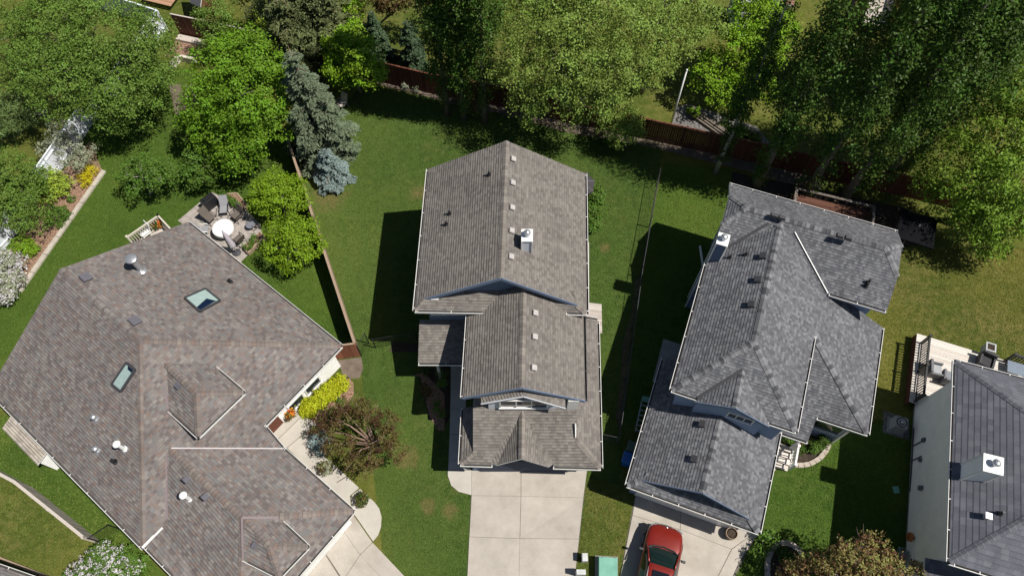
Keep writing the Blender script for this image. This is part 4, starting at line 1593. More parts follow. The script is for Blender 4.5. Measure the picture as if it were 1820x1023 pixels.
def leaf_mesh(name, pos, nrm, ln, wd, tint, mat, parent, axis=None, fold=.0):
    """many small leaf faces as one mesh; nrm = facing, axis = long direction (random if None)"""
    n = len(pos)
    nrm = nrm / (np.linalg.norm(nrm, axis=1, keepdims=True) + 1e-9)
    if axis is None:
        axis = RNG.normal(size=(n, 3))
    axis = axis - nrm * np.sum(axis * nrm, axis=1, keepdims=True)
    axis = axis / (np.linalg.norm(axis, axis=1, keepdims=True) + 1e-9)
    side = np.cross(nrm, axis)
    L = ln[:, None]
    W = wd[:, None]
    v = np.empty((n, 4, 3), np.float32)
    v[:, 0] = pos - axis * L * .5
    v[:, 1] = pos + side * W * .5 - axis * L * .05 + nrm * W * fold
    v[:, 2] = pos + axis * L * .5
    v[:, 3] = pos - side * W * .5 - axis * L * .05 + nrm * W * fold
    r = root_loc(parent) if parent else Vector()
    v -= np.array([r.x, r.y, r.z], np.float32)
    me = bpy.data.meshes.new(name)
    me.vertices.add(n * 4)
    me.vertices.foreach_set('co', v.reshape(-1))
    me.loops.add(n * 4)
    me.loops.foreach_set('vertex_index', np.arange(n * 4, dtype=np.int32))
    me.polygons.add(n)
    me.polygons.foreach_set('loop_start', np.arange(0, n * 4, 4, dtype=np.int32))
    me.polygons.foreach_set('loop_total', np.full(n, 4, np.int32))
    me.update(calc_edges=True)
    at = me.color_attributes.new('tint', 'FLOAT_COLOR', 'POINT')
    col = np.ones((n, 4, 4), np.float32)
    col[:, :, 0] = tint[:, None, 0]
    col[:, :, 1] = tint[:, None, 1]
    at.data.foreach_set('color', col.reshape(-1))
    me.materials.append(mat)
    o = bpy.data.objects.new(name, me)
    COL.objects.link(o)
    if parent:
        o.parent = parent
    return o


def rdir(n):
    d = RNG.normal(size=(n, 3))
    return d / np.linalg.norm(d, axis=1, keepdims=True)


def leaf_cloud(lobes, leaf, clump=.45, per=40, dens=1.0, low=-.55, fill=.25, ragged=.12, droop=0.0, vert=.26):
    """clumps of leaves over the shells of the lobes (c, rx, ry, rz)"""
    PP, NN, TT = [], [], []
    for c, rx, ry, rz in lobes:
        c = np.array([c[0], c[1], c[2]])
        R = np.array([rx, ry, rz])
        area = 4 * math.pi * ((rx * ry) ** 1.6 / 3 + (rx * rz) ** 1.6 / 3 + (ry * rz) ** 1.6 / 3) ** (1 / 1.6)
        nc = max(6, int(dens * area / (clump * clump) * .62))
        d = rdir(nc * 2)
        d = d[d[:, 2] > low][:nc]
        nc = len(d)
        rad = np.where(RNG.random(nc) < fill, RNG.uniform(.35, .85, nc), RNG.normal(.93, ragged, nc))
        cc = c + d * R * rad[:, None]
        ct = RNG.random(nc)
        m = RNG.poisson(per, nc)
        idx = np.repeat(np.arange(nc), m)
        k = len(idx)
        off = RNG.normal(size=(k, 3)) * clump * np.array([.38, .38, vert])
        pos = cc[idx] + off
        if droop:
            pos[:, 2] -= droop * (off[:, 0] ** 2 + off[:, 1] ** 2) / clump
        nn = d[idx] * .7 + RNG.normal(size=(k, 3)) * .62 + np.array([0, 0, .42])
        t = np.stack([.55 * ct[idx] + .45 * RNG.random(k), .6 * ct[idx] + .4 * RNG.random(k)], 1)
        ok = pos[:, 2] > .05
        PP.append(pos[ok])
        NN.append(nn[ok])
        TT.append(t[ok])
    pos, nn, tt = np.concatenate(PP), np.concatenate(NN), np.concatenate(TT)
    ln = leaf * RNG.uniform(.7, 1.3, len(pos))
    return pos, nn, ln, tt


def trunk(parent, base, top, r0, r1, mat, limbs=(), wob=.12, name='trunk'):
    base, top = Vector(base), Vector(top)
    pts = []
    n = 7
    for i in range(n + 1):
        t = i / n
        q = base.lerp(top, t)
        if 0 < i:
            q += Vector((random.uniform(-wob, wob), random.uniform(-wob, wob), 0)) * t
        pts.append(q)
    mb = MB()
    mb.tube(pts, [r0 * 1.35] + [r0 + (r1 - r0) * (i / n) for i in range(1, n + 1)], 9)
    t_ = obj(name, mb, mat, parent, smooth=True)
    if limbs:
        mb = MB()
        for q, st in limbs:
            q = Vector(q)
            s = base.lerp(top, st)
            mid = s.lerp(q, .5) + Vector((random.uniform(-.15, .15), random.uniform(-.15, .15), .12 * (q - s).length))
            rr = (r0 + (r1 - r0) * st) * .6
            mb.tube([s, s.lerp(mid, .5), mid, mid.lerp(q, .55), q], [rr, rr * .85, rr * .6, rr * .4, rr * .18], 7)
            for _ in range(3):
                f = random.uniform(.35, .85)
                s2 = mid.lerp(q, f)
                e = s2 + Vector((random.uniform(-1, 1), random.uniform(-1, 1), random.uniform(-.1, .7))) * (.3 * (q - s).length)
                mb.tube([s2, s2.lerp(e, .5) + Vector((0, 0, .06)), e], [rr * .35, rr * .22, rr * .08], 5)
        obj('limbs', mb, mat, parent, smooth=True)
    return t_


def LB(u, v, z, r, q=1.0):
    """a lobe where the photo shows it: centre pixel, height, radius in pixels, squash"""
    c = P(u, v, z)
    k = r / ppm(u, v, z)
    return (c, k, k, k * q)


def tree(name, label, cat, base, lobes, mat, leaf=.16, bark=None, tr=(.18, .08), group=None, top=None, wr=.55, limb=True, **kw):
    base = Vector((base.x, base.y, 0))
    t = thing(name, label, cat, base, group=group)
    c = sum((Vector(l[0]) * l[1] for l in lobes), Vector()) / sum(l[1] for l in lobes)
    top = top or Vector((c.x, c.y, c.z + .2))
    lim = [(Vector(l[0]) + Vector((0, 0, .25 * l[3])), random.uniform(.45, .85)) for l in lobes] if limb else ()
    trunk(t, base, top, tr[0], tr[1], bark or BARK, lim)
    pos, nn, ln, tt = leaf_cloud(lobes, leaf, **kw)
    leaf_mesh('crown', pos, nn, ln, ln * wr, tt, mat, t)
    return t


def shrub(name, label, lobes, mat, leaf=.1, cat='shrub', group=None, wr=.6, stem=True, **kw):
    c = sum((Vector(l[0]) for l in lobes), Vector()) / len(lobes)
    t = thing(name, label, cat, Vector((c.x, c.y, 0)), group=group)
    if stem:
        mb = MB()
        for l in lobes:
            q = Vector(l[0])
            for _ in range(4):
                e = q + Vector((random.uniform(-1, 1) * l[1], random.uniform(-1, 1) * l[2], l[3] * .4)) * .6
                mb.tube([Vector((c.x + (q.x - c.x) * .5, c.y + (q.y - c.y) * .5, 0)), (q + Vector((c.x, c.y, 0))) / 2, e], [.035, .025, .01], 5)
        obj('stems', mb, BARK, t)
    pos, nn, ln, tt = leaf_cloud(lobes, leaf, **kw)
    leaf_mesh('foliage', pos, nn, ln, ln * wr, tt, mat, t)
    return t


def conifer(name, label, base, h, r, mat, cat='tree', layers=None, per=60, needle=.2, z0=.25, power=.8, lean=(0, 0), wid=.05, group=None, tipdroop=.25):
    base = Vector((base.x, base.y, 0))
    t = thing(name, label, cat, base, group=group)
    top = base + Vector((lean[0], lean[1], h))
    trunk(t, base, top, .02 * h, .01, BARK_R, wob=.03)
    PP, NN, AA, TT = [], [], [], []
    layers = layers or int(h * 3.2)
    bm_ = MB()
    for k in range(layers):
        f = (k + random.uniform(-.3, .3)) / layers
        f = min(max(f, 0), .995)
        z = z0 + (h - z0) * f
        rr = r * (1 - f) ** power + .08
        nb = max(4, int(5 + 7 * (1 - f)))
        a0 = random.uniform(0, 6.28)
        ax = base + Vector((lean[0], lean[1], 0)) * (z / h)
        for b in range(nb):
            a = a0 + 2 * math.pi * b / nb + random.uniform(-.25, .25)
            L = rr * random.choice((.6, .8, .95, 1.1, 1.25)) * random.uniform(.92, 1.08)
            dr = np.array([math.cos(a), math.sin(a), 0])
            sd_ = np.array([-math.sin(a), math.cos(a), 0])
            n = int(per * max(L, .25))
            s = RNG.uniform(.12, 1, n) ** .75
            spread = (.17 * L + .06) * np.sin(np.minimum(s * 2.6, math.pi)) + .05
            w_ = RNG.uniform(-1, 1, n) * spread
            zz = z + random.uniform(-.18, .18) * min(1, L) + L * (.18 * s - (.18 + tipdroop) * s ** 2) - .15 * np.abs(w_) + RNG.normal(0, .035, n)
            pos = np.array([ax.x, ax.y, 0]) + dr * (s * L)[:, None] + sd_ * w_[:, None]
            pos[:, 2] = zz
            sg = np.sign(w_)
            axn = dr * .9 + sd_ * (sg * .75)[:, None] + RNG.normal(0, .22, (n, 3)) + np.array([0, 0, .12])
            nr = RNG.normal(0, .55, (n, 3)) + np.array([0, 0, 1.0])
            ct = random.random()
            PP.append(pos)
            NN.append(nr)
            AA.append(axn)
            # tint gets lighter towards the bough tips
            TT.append(np.stack([.25 * ct + .35 * RNG.random(n) + .4 * s, .5 * ct + .5 * RNG.random(n)], 1))
            if b % 2 == 0:
                e = ax + Vector((dr[0], dr[1], 0)) * L * .85 + Vector((0, 0, z - .25 * L))
                bm_.tube([ax + Vector((0, 0, z)), ax + Vector((dr[0], dr[1], 0)) * L * .45 + Vector((0, 0, z + .03 * L)), e], [.03, .02, .008], 4, cap=False)
    obj('branches', bm_, BARK_R, t)
    pos = np.concatenate(PP)
    ln = needle * RNG.uniform(.7, 1.35, len(pos))
    leaf_mesh('crown', pos, np.concatenate(NN), ln, ln * wid / .2 * 1.15, np.concatenate(TT), mat, t, np.concatenate(AA))
    return t


def column_lobes(base, z0, z1, r, n, lean=(0, 0), jit=.25):
    out = []
    for i in range(n):
        f = i / (n - 1)
        rr = r * (math.sin(min(1, (f + .16) * 1.25) * math.pi * .5)) * (1 - max(0, f - .55) * 1.35)
        rr = max(rr, .35)
        c = Vector((base.x + lean[0] * f + random.uniform(-jit, jit), base.y + lean[1] * f + random.uniform(-jit, jit), z0 + (z1 - z0) * f))
        out.append((c, rr, rr, rr * 1.25))
    return out


M_T1 = leafmat('olive leaves', (.10, .165, .026), .42)
M_T2 = leafmat('bright green leaves', (.10, .19, .012), .38, hue=.02)
M_SPR = leafmat('blue spruce needles', (.10, .128, .078), .55, .12, .03, .6)
M_SPR2 = leafmat('silver blue spruce needles', (.145, .19, .18), .5, .12, .02, .6)
M_PINE = leafmat('olive pine needles', (.105, .125, .05), .5, .25)
M_DSPR = leafmat('dark spruce needles', (.05, .08, .04), .45, .12)
M_POP = leafmat('dark poplar leaves', (.048, .092, .013), .55, .22, .05, .5)
M_WIL = leafmat('pale olive leaves', (.15, .215, .04), .45, .22)
M_T10 = leafmat('fresh green leaves', (.14, .245, .014), .4)
M_T13 = leafmat('mid green leaves', (.125, .205, .02), .42)
M_DK = leafmat('dark green leaves', (.05, .09, .014), .45)
M_BALL = leafmat('yellow green leaves', (.145, .235, .012), .4, hue=.02)
M_YEL = leafmat('golden leaves', (.33, .36, .014), .35, hue=.03)
M_GOLD = leafmat('gold shrub leaves', (.42, .36, .01), .35)
M_LIME = leafmat('lime leaves', (.24, .32, .04), .35)
M_SILV = leafmat('silver leaves', (.27, .29, .20), .35, .25)
M_RED = leafmat('bronze leaves', (.095, .072, .024), .6, .2, .2)
M_PINK = leafmat('blush leaves', (.19, .145, .055), .6, .3, .22)
M_WHITE = leafmat('white blossom', (.46, .44, .45), .25, .2, .02)
M_GRN = leafmat('shrub leaves', (.075, .14, .02), .4)
M_REDF = leafmat('red flowers', (.5, .03, .02), .3, .2)
M_ORF = leafmat('orange and yellow flowers', (.55, .2, .02), .4, .2, .12)
M_BLUEG = leafmat('blue grey leaves', (.2, .27, .27), .4, .2)

# --- top left garden
tree('broadleaf_tree', 'large spreading olive-green tree filling the top left of the photo', 'tree', P(178, 195, 0),
     [LB(90, 70, 5.2, 72, .8), LB(180, 55, 6.2, 82, .8), LB(252, 105, 5.4, 62, .8), LB(120, 140, 5.2, 78, .75), LB(205, 150, 4.8, 72, .75), LB(58, 118, 4, 56, .8), LB(240, 180, 3.4, 44, .8), LB(190, 190, 3.4, 40, .8), LB(205, 220, 2.6, 24, .8), LB(262, 58, 4.6, 44, .8), LB(268, 95, 4.4, 42, .8), LB(262, 140, 3.8, 36, .8), LB(120, 15, 5.5, 60, .8), LB(40, 40, 4.5, 55, .8)], M_T1, .14, tr=(.24, .1), clump=.52, per=44, dens=1.0, fill=.18, ragged=.12)
tree('broadleaf_tree', 'dense rounded bright green tree between the olive tree and the blue spruce', 'tree', P(440, 280, 0),
     [LB(400, 120, 5.2, 58, .8), LB(455, 110, 5.6, 50, .8), LB(380, 180, 4.4, 55, .8), LB(440, 175, 5.4, 66, .8), LB(480, 165, 4.2, 42, .9), LB(400, 230, 3.6, 55, .8), LB(460, 232, 3.6, 52, .8), LB(425, 265, 2.6, 45, .8), LB(360, 215, 3, 34, .8), LB(430, 85, 5, 40, .8)], M_T2, .17, clump=.5, per=42, dens=1.0, fill=.1, ragged=.1)
tree('broadleaf_tree', 'small loose olive tree leaning over the dark fence, top left', 'tree', P(372, 110, 0),
     [LB(362, 32, 3.4, 20), LB(385, 26, 3.8, 24), LB(403, 42, 3.4, 20), LB(380, 56, 2.8, 22), LB(388, 80, 1.8, 15)], M_T1, .13, tr=(.09, .04), clump=.35, per=24)
conifer('spruce_tree', 'tall silvery blue spruce with long side boughs at the edge of the central lawn', P(582, 272, 0), 9.1, 2.15, M_SPR, per=150, needle=.2, layers=17, power=.72, wid=.06)
conifer('spruce_tree', 'small pale blue spruce at the foot of the tall one by the tan fence', P(594, 320, 0), 3.0, 1.12, M_SPR2, per=210, needle=.17, layers=10, power=.6, wid=.07)
conifer('pine_tree', 'olive pine behind the top of the blue spruce', P(545, 128, 0), 8.5, 1.9, M_PINE, per=85, needle=.26, layers=22, power=.5, wid=.06)
conifer('pine_tree', 'olive pine with pale trunk standing at the top edge, left of the bright trees', P(598, 102, 0), 9.5, 1.9, M_PINE, per=80, needle=.26, layers=22, power=.45, wid=.06, z0=1.5)
conifer('spruce_tree', 'slim dark spruce on the dry lawn behind the fence', P(678, 110, 0), 4.4, .95, M_DSPR, per=120, needle=.2, layers=18, power=.85, wid=.07)
conifer('spruce_tree', 'dark column spruce beside the poplars behind the fence', P(738, 122, 0), 4.2, .85, M_DSPR, per=120, needle=.2, layers=17, power=.5, wid=.07)
tree('broadleaf_tree', 'bright green tree hanging over the fence right of the blue spruce', 'tree', P(640, 165, 0),
     [LB(612, 80, 4, 28), LB(640, 100, 4, 36), LB(600, 118, 3, 26), LB(655, 128, 3, 30), LB(625, 62, 4, 24), LB(610, 140, 2.2, 24), LB(590, 88, 3.2, 20)], M_T10, .17, tr=(.11, .05), clump=.4, per=30)
tree('broadleaf_tree', 'olive birch with pale stems at the top edge beside the dry lawn', 'tree', P(515, 75, 0),
     [LB(480, 10, 5, 30), LB(515, 18, 5, 32), LB(545, 8, 5.5, 28), LB(500, 48, 3.5, 22), LB(455, 30, 4, 20)], M_PINE, .14, BARK_P, tr=(.1, .04), clump=.4, per=30)
tree('broadleaf_tree', 'fresh green tree at the top edge just left of the dry lawn', 'tree', P(625, 40, 0),
     [LB(605, 2, 3.5, 28), LB(625, 20, 3, 22), LB(600, 30, 2.5, 20)], M_T10, .16, tr=(.1, .05), clump=.4, per=30)
tree('broadleaf_tree', 'bronze leaved tree at the top edge casting shade on the dry lawn', 'tree', P(700, 20, 0),
     [LB(665, -12, 4, 30), LB(700, -8, 4, 34), LB(730, 0, 3.5, 26), LB(690, 10, 2.6, 20)], M_RED, .16, tr=(.12, .05), clump=.4, per=34)
shrub('shrub', 'yellow-green shrub in the far yard at the top, left of the birch', [LB(458, 35, .8, 18), LB(470, 55, .7, 14), LB(445, 50, .7, 12)], M_LIME, .13, clump=.3, per=24)
tree('broadleaf_tree', 'dark tree in the top left far yard above the bright dry lawn', 'tree', P(500, 20, 0),
     [LB(470, -20, 5, 34), LB(440, -14, 4, 26)], M_DK, .16, tr=(.12, .05), clump=.4, per=30)

# --- left edge
tree('willow_shrub', 'spiky grey-green shrub tree at the left edge beside the olive tree', 'tree', P(40, 235, 0), [LB(12, 190, 2, 30), LB(30, 215, 1.6, 26), LB(-5, 225, 1.6, 26)], leafmat('grey green blades', (.11, .16, .05), .4), .34, tr=(.07, .03), wr=.13, clump=.4, per=40)
tree('broadleaf_tree', 'dark shaggy tree on the left edge over the white fence', 'tree', P(58, 395, 0),
     [LB(15, 310, 3, 42), LB(45, 345, 2.4, 36), LB(10, 370, 2.2, 42), LB(55, 390, 1.6, 28), LB(-20, 330, 3, 40), LB(60, 318, 2, 22)], M_T1, .13, tr=(.12, .05), clump=.4, per=36, dens=1.15)
shrub('silver_shrub', 'silvery olive shrub with sprawling arms in front of the white fence', [LB(108, 225, 1.8, 20), LB(122, 258, 1.7, 26), LB(95, 250, 1.6, 18), LB(130, 285, 1.3, 22), LB(160, 268, 1.2, 17), LB(150, 292, 1.1, 16), LB(75, 200, 1.4, 9), LB(85, 268, 1.2, 16)], M_SILV, .16, wr=.3, clump=.26, per=20, dens=.42)
shrub('shrub', 'round yellow-green shrub in the mulch bed by the white fence', [LB(88, 325, .8, 25), LB(110, 330, .7, 17), LB(80, 345, .6, 18)], M_LIME, .12, clump=.25, per=22)
shrub('shrub', 'upper of the two small golden shrubs beside the concrete edging', [LB(160, 304, .35, 11)], M_GOLD, .07, clump=.16, per=20, group='golden shrubs')
shrub('shrub', 'lower of the two small golden shrubs beside the concrete edging', [LB(151, 320, .35, 12)], M_GOLD, .07, clump=.16, per=20, group='golden shrubs')
shrub('shrub', 'low dark green shrub in the mulch bed under the shaggy tree', [LB(98, 383, .5, 20), LB(112, 380, .4, 12)], M_GRN, .1, clump=.22, per=22)
shrub('shrub', 'low bright green mound in the mulch bed above the white flowering shrub', [LB(42, 438, .45, 19), LB(55, 442, .4, 12)], M_T10, .1, clump=.22, per=22)
for lb, lob, mt in (('white flowering shrub at the left edge beside the bungalow roof', [LB(12, 470, 1.1, 26), LB(0, 500, 1, 24), LB(22, 498, .8, 18), LB(8, 525, .8, 18), LB(-15, 480, 1, 25)], M_SILV),):
    s_ = shrub('flowering_shrub', lb, lob, mt, .12, clump=.26, per=22)
    pos, nn, ln, tt = leaf_cloud(lob, .11, clump=.2, per=9, dens=.8)
    leaf_mesh('blossom', pos, nn, ln, ln * .8, tt, M_WHITE, s_)
shrub('shrub', 'tiny green plant alone in the mulch of the left bed', [LB(127, 354, .15, 6)], M_GRN, .1, clump=.12, per=16)

# --- garden of the bungalow
tree('fruit_tree', 'open fruit tree with bare pale branches on the lawn above the bungalow', 'tree', P(268, 345, 0),
     [LB(225, 315, 2.1, 17), LB(250, 292, 2.4, 21), LB(278, 302, 2.3, 20), LB(262, 322, 2, 18), LB(290, 322, 2, 20), LB(240, 335, 1.8, 14), LB(300, 300, 1.9, 18), LB(232, 292, 2, 12)], M_GRN, .14, BARK_P, tr=(.09, .05), clump=.3, per=20, dens=.75)
tree('broadleaf_tree', 'dark round shrub-like tree beside the bright green one', 'tree', P(365, 325, 0), [LB(345, 285, 2.2, 24), LB(365, 300, 1.8, 26), LB(345, 312, 1.5, 22), LB(380, 288, 1.5, 16)], M_GRN, .14, tr=(.07, .04), clump=.32, per=28)
tree('globe_tree', 'upper of two clipped yellow-green globe trees beside the tan fence', 'tree', P(512, 385, 0), [LB(466, 342, 2.2, 25, .7), LB(515, 336, 2.2, 26, .7), LB(490, 326, 2.5, 27, .7), LB(482, 362, 2.0, 24, .7), LB(528, 357, 1.9, 20, .7), LB(505, 352, 2.3, 24, .7), LB(458, 366, 1.6, 14, .8)], M_BALL, .13, tr=(.09, .05), clump=.34, per=30, dens=1.15, fill=.08, ragged=.07, group='globe trees by the patio')
tree('globe_tree', 'lower of two clipped yellow-green globe trees beside the tan fence', 'tree', P(542, 470, 0), [LB(492, 412, 2.0, 22, .7), LB(540, 408, 2.1, 26, .7), LB(516, 402, 2.4, 24, .7), LB(492, 440, 1.9, 24, .7), LB(552, 434, 1.9, 23, .7), LB(526, 452, 1.8, 28, .7), LB(520, 425, 2.4, 20, .7), LB(512, 470, 1.3, 15, .8)], M_BALL, .13, tr=(.09, .05), clump=.34, per=30, dens=1.15, fill=.08, ragged=.07, group='globe trees by the patio')
for i, (u, v, r) in enumerate(((601, 682, 15), (586, 695, 16), (569, 709, 16), (550, 722, 16))):
    shrub('golden_shrub', ['first golden shrub of the front row, nearest the red-brown gate', 'second golden shrub of the front row from the gate end', 'third golden shrub of the front row, above the bark mulch', 'last golden shrub of the front row, nearest the porch step'][i], [LB(u, v, .55, r, .9), LB(u - 3, v + 5, .45, r * .85, .9)], M_YEL, .11, clump=.2, per=24, dens=1.3, fill=.1, group='golden shrubs under the front window')
tree('ornamental_tree', 'bronze leaved tree with twisting bare limbs on the lawn in front of the bungalow', 'tree', P(672, 798, 0),
     [LB(588, 742, 2.4, 22), LB(610, 728, 2.8, 20), LB(640, 722, 2.8, 16), LB(655, 732, 2.6, 22), LB(690, 750, 2.4, 20), LB(685, 775, 2.2, 20), LB(700, 800, 1.8, 20), LB(655, 812, 2.2, 24), LB(625, 825, 2, 15), LB(590, 790, 2, 17), LB(615, 790, 2.2, 18), LB(572, 765, 1.8, 14), LB(650, 838, 1.6, 10)], M_RED, .1, BARK_R, tr=(.14, .09), clump=.24, per=30, dens=.72, low=-.9, top=P(660, 783, 1.1))
shrub('dwarf_spruce', 'low blue-grey mound shrub under the bronze tree beside the path', [LB(568, 782, .5, 17), LB(572, 795, .4, 13)], M_BLUEG, .13, clump=.2, per=24, wr=.3)
shrub('shrub', 'small green tuft in the bark mulch by the golden row', [LB(606, 714, .3, 7), LB(590, 735, .3, 9)], M_GRN, .1, clump=.15, per=18)


def pot_plant(label, u, v, r, mats, pot, name='flower_pot', z=0.0, h=.4):
    p = P(u, v, z + h)
    t = thing(name, label, 'flower pot', Vector((p.x, p.y, z)))
    mb = MB()
    mb.lathe((p.x, p.y, z), [(r * .6, 0), (r * .9, h), (r, h), (r, h + .03), (r * .85, h + .03), (r * .8, h - .04), (.01, h - .04)], 18)
    obj('pot', mb, pot, t, smooth=False)
    for k, m in enumerate(mats):
        pos, nn, ln, tt = leaf_cloud([(Vector((p.x, p.y, z + h + .1)), r * 1.15, r * 1.15, r * .9)], .09, clump=.14, per=14 if k == 0 else 9, dens=1)
        leaf_mesh('plant' if k == 0 else 'flowers', pos, nn, ln, ln * .7, tt, m, t)
    return t


TERRA = plain('terracotta', (.3, .13, .07), .8)
pot_plant('pot of orange and red flowers in the corner of the porch step', 515, 735, .26, (M_RED, M_ORF), TERRA, z=.45, h=.3)
pot_plant('stone pot with a dark plant at the edge of the path under the bronze tree', 579, 832, .3, (M_RED, M_SILV), STONE, h=.35)
pot_plant('dark plant in a low pot on the rounded path corner by the garage', 644, 888, .28, (M_DK, M_RED), STONE, h=.3)
pot_plant('yellow and rust flower pot on the small cream landing deck', 280, 398, .26, (M_DK, M_ORF), TERRA, z=.55, h=.3)

# --- hedge, porch plants and beds of the other houses
shrub('hedge', 'dark green hedge against the right wall of the central house', [LB(1052, 345, .9, 19), LB(1053, 375, .9, 19), LB(1050, 400, .8, 17), LB(1052, 360, 1.2, 16), LB(1051, 390, 1.1, 15)], M_GRN, .13, cat='hedge', clump=.28, per=26)
shrub('shrub', 'slim dark green shrub in the shade beside the front path', [LB(784, 678, .8, 9), LB(784, 664, .9, 8)], M_GRN, .1, clump=.2, per=22)
shrub('shrub', 'low reddish shrub in the dark bed nearest the sunlit lawn', [LB(756, 690, .4, 8), LB(762, 700, .35, 7)], M_RED, .1, clump=.2, per=22)
shrub('shrub', 'low green shrub at the bottom end of the dark bed by the front path', [LB(778, 722, .4, 9), LB(783, 735, .35, 7)], M_GRN, .1, clump=.2, per=22)
shrub('shrub', 'small dim shrub in the shaded bed below the porch roof', [LB(752, 656, .4, 10)], M_DK, .1, clump=.2, per=20)
for u, v, lb, mt in ((1402, 776, 'leafy green plant nearest the porch railing in the curved stone bed', M_GRN), (1419, 794, 'tall green perennial in the middle of the curved stone bed', M_DK), (1447, 792, 'large bushy green plant at the right of the curved stone bed', M_GRN), (1462, 782, 'green plant tucked under the window in the curved stone bed', M_DK)):
    shrub('garden_plant', lb, [LB(u, v, .35, 11), LB(u + 3, v + 5, .3, 8)], mt, .13, cat='plant', clump=.18, per=16, wr=.35)
shrub('red_flowers', 'red flowering plant in the curved stone bed by the porch', [LB(1424, 782, .4, 6), LB(1416, 791, .35, 4)], M_REDF, .09, cat='flowers', clump=.12, per=16)
tree('ornamental_tree', 'pink and green leaved tree at the bottom edge beside the stone ring', 'tree', P(1490, 1040, 0),
     [LB(1545, 985, 3.4, 34), LB(1510, 1000, 3.6, 38), LB(1475, 1010, 3, 36), LB(1570, 1005, 3, 36), LB(1600, 1015, 2.6, 30), LB(1440, 1015, 2.4, 34), LB(1540, 1030, 3.8, 45), LB(1410, 1020, 2, 26), LB(1544, 950, 3.9, 8, 2), LB(1534, 955, 3.8, 7, 2), LB(1503, 962, 3.6, 7, 2), LB(1517, 970, 3.5, 9, 1.8), LB(1556, 966, 3.6, 8, 1.8), LB(1448, 985, 2.6, 9, 1.6), LB(1478, 975, 3, 8, 1.8), LB(1640, 1020, 2, 20)], M_PINK, .12, tr=(.12, .05), clump=.2, per=13, dens=.62, low=-.8, ragged=.2)
s_ = None
lob = [LB(182, 1000, 2.0, 30), LB(210, 1010, 2.1, 34), LB(160, 1015, 1.7, 26), LB(235, 1012, 1.7, 24), LB(190, 975, 1.9, 16), LB(140, 1030, 1.4, 26), LB(200, 1035, 2, 40)]
s_ = tree('lilac_tree', 'white blossoming lilac at the bottom edge below the bungalow', 'tree', P(225, 1030, 0), lob, M_GRN, .12, tr=(.08, .04), clump=.25, per=20)
lob2 = [(l[0] + Vector((0, 0, .12)), l[1], l[2], l[3]) for l in lob]
pos, nn, ln, tt = leaf_cloud(lob2, .07, clump=.14, per=12, dens=.2, low=.0, fill=0)
leaf_mesh('blossom', pos, nn, ln, ln * .85, tt, M_WHITE, s_)
shrub('shrub', 'leafy shrub in the shade between the stone ring and the driveway', [LB(1358, 962, .5, 14), LB(1345, 985, .5, 13), LB(1372, 955, .45, 10)], M_GRN, .13, clump=.25, per=20)
shrub('garden_plant', 'dark green plant inside the stone ring', [LB(1392, 985, .4, 12), LB(1405, 992, .4, 12)], M_DK, .12, cat='plant', clump=.2, per=18)
shrub('shrub', 'silvery shrub against the foot of the cream wall', [LB(1604, 985, .5, 11)], M_BLUEG, .1, clump=.18, per=20)

# --- the poplars and big trees along the back
for i, (u, v, h, r) in enumerate(((795, 204, 17, 1.25), (825, 212, 18, 1.2), (862, 218, 17, 1.1))):
    b = P(u, v, 0)
    tree('poplar_tree', ['leftmost of the three tall dark poplars behind the central lawn', 'middle one of the three tall dark poplars behind the central lawn', 'rightmost of the three tall dark poplars behind the central lawn'][i], 'tree', b, column_lobes(b, 1.5, h, r, 14), M_POP, .15, BARK, tr=(.16, .05), top=b + Vector((0, 0, h)), clump=.4, per=40, dens=.75, fill=.12, vert=.7, limb=False, group='poplars behind the central lawn')
b = P(1272, 306, 0)
tree('poplar_tree', 'slim shaded poplar in front of the brown fence, left end of the right-hand poplars', 'tree', b, column_lobes(b, 1.6, 13, .78, 15, jit=.12), M_POP, .13, BARK_P, tr=(.13, .04), top=b + Vector((0, 0, 13)), clump=.34, per=28, limb=False, group='poplars behind the charcoal house')
for i, (u, v, h, r) in enumerate(((1345, 328, 18, 1.5), (1432, 345, 19, 1.5), (1500, 352, 18, 1.4), (1560, 330, 19, 1.5), (1610, 300, 18, 1.5))):
    b = P(u, v, 0)
    tree('poplar_tree', ['dark poplar just behind the top left corner of the charcoal roof', 'dark poplar with a long leaning grey trunk, second behind the charcoal house', 'third dark poplar behind the charcoal house, above the shaded deck', 'fourth dark poplar behind the charcoal house, deep in shade', 'farthest right dark poplar, behind the sunlit mid-green tree'][i], 'tree', b, column_lobes(b, 1.7, h, r, 14, jit=.4), M_POP, .17, BARK, tr=(.24, .06), top=b + Vector((0, 0, h)), clump=.5, per=44, dens=.62, ragged=.2, fill=.12, vert=.75, limb=False, group='poplars behind the charcoal house')
tree('willow_tree', 'huge pale olive tree at the top centre, spreading over the brown fence', 'tree', P(1000, 205, 0),
     [LB(945, 60, 7.5, 66, .8), LB(1010, 40, 8.5, 75, .8), LB(1080, 45, 8.5, 75, .8), LB(1010, 110, 7.5, 72, .8), LB(935, 125, 6.2, 58, .8), LB(1075, 115, 7.2, 66, .8), LB(950, 165, 4.8, 48, .85), LB(1010, 165, 5.2, 46, .8), LB(1060, 165, 5.2, 44, .8), LB(955, 205, 3.2, 26, .9), LB(980, -5, 8.5, 75, .8), LB(1060, -10, 9, 80, .8), LB(920, 15, 7, 55, .8), LB(1012, 205, 3.4, 20), LB(1040, 195, 3.4, 22)], M_WIL, .14, tr=(.32, .14), clump=.55, per=44, dens=.85, fill=.12, ragged=.13)
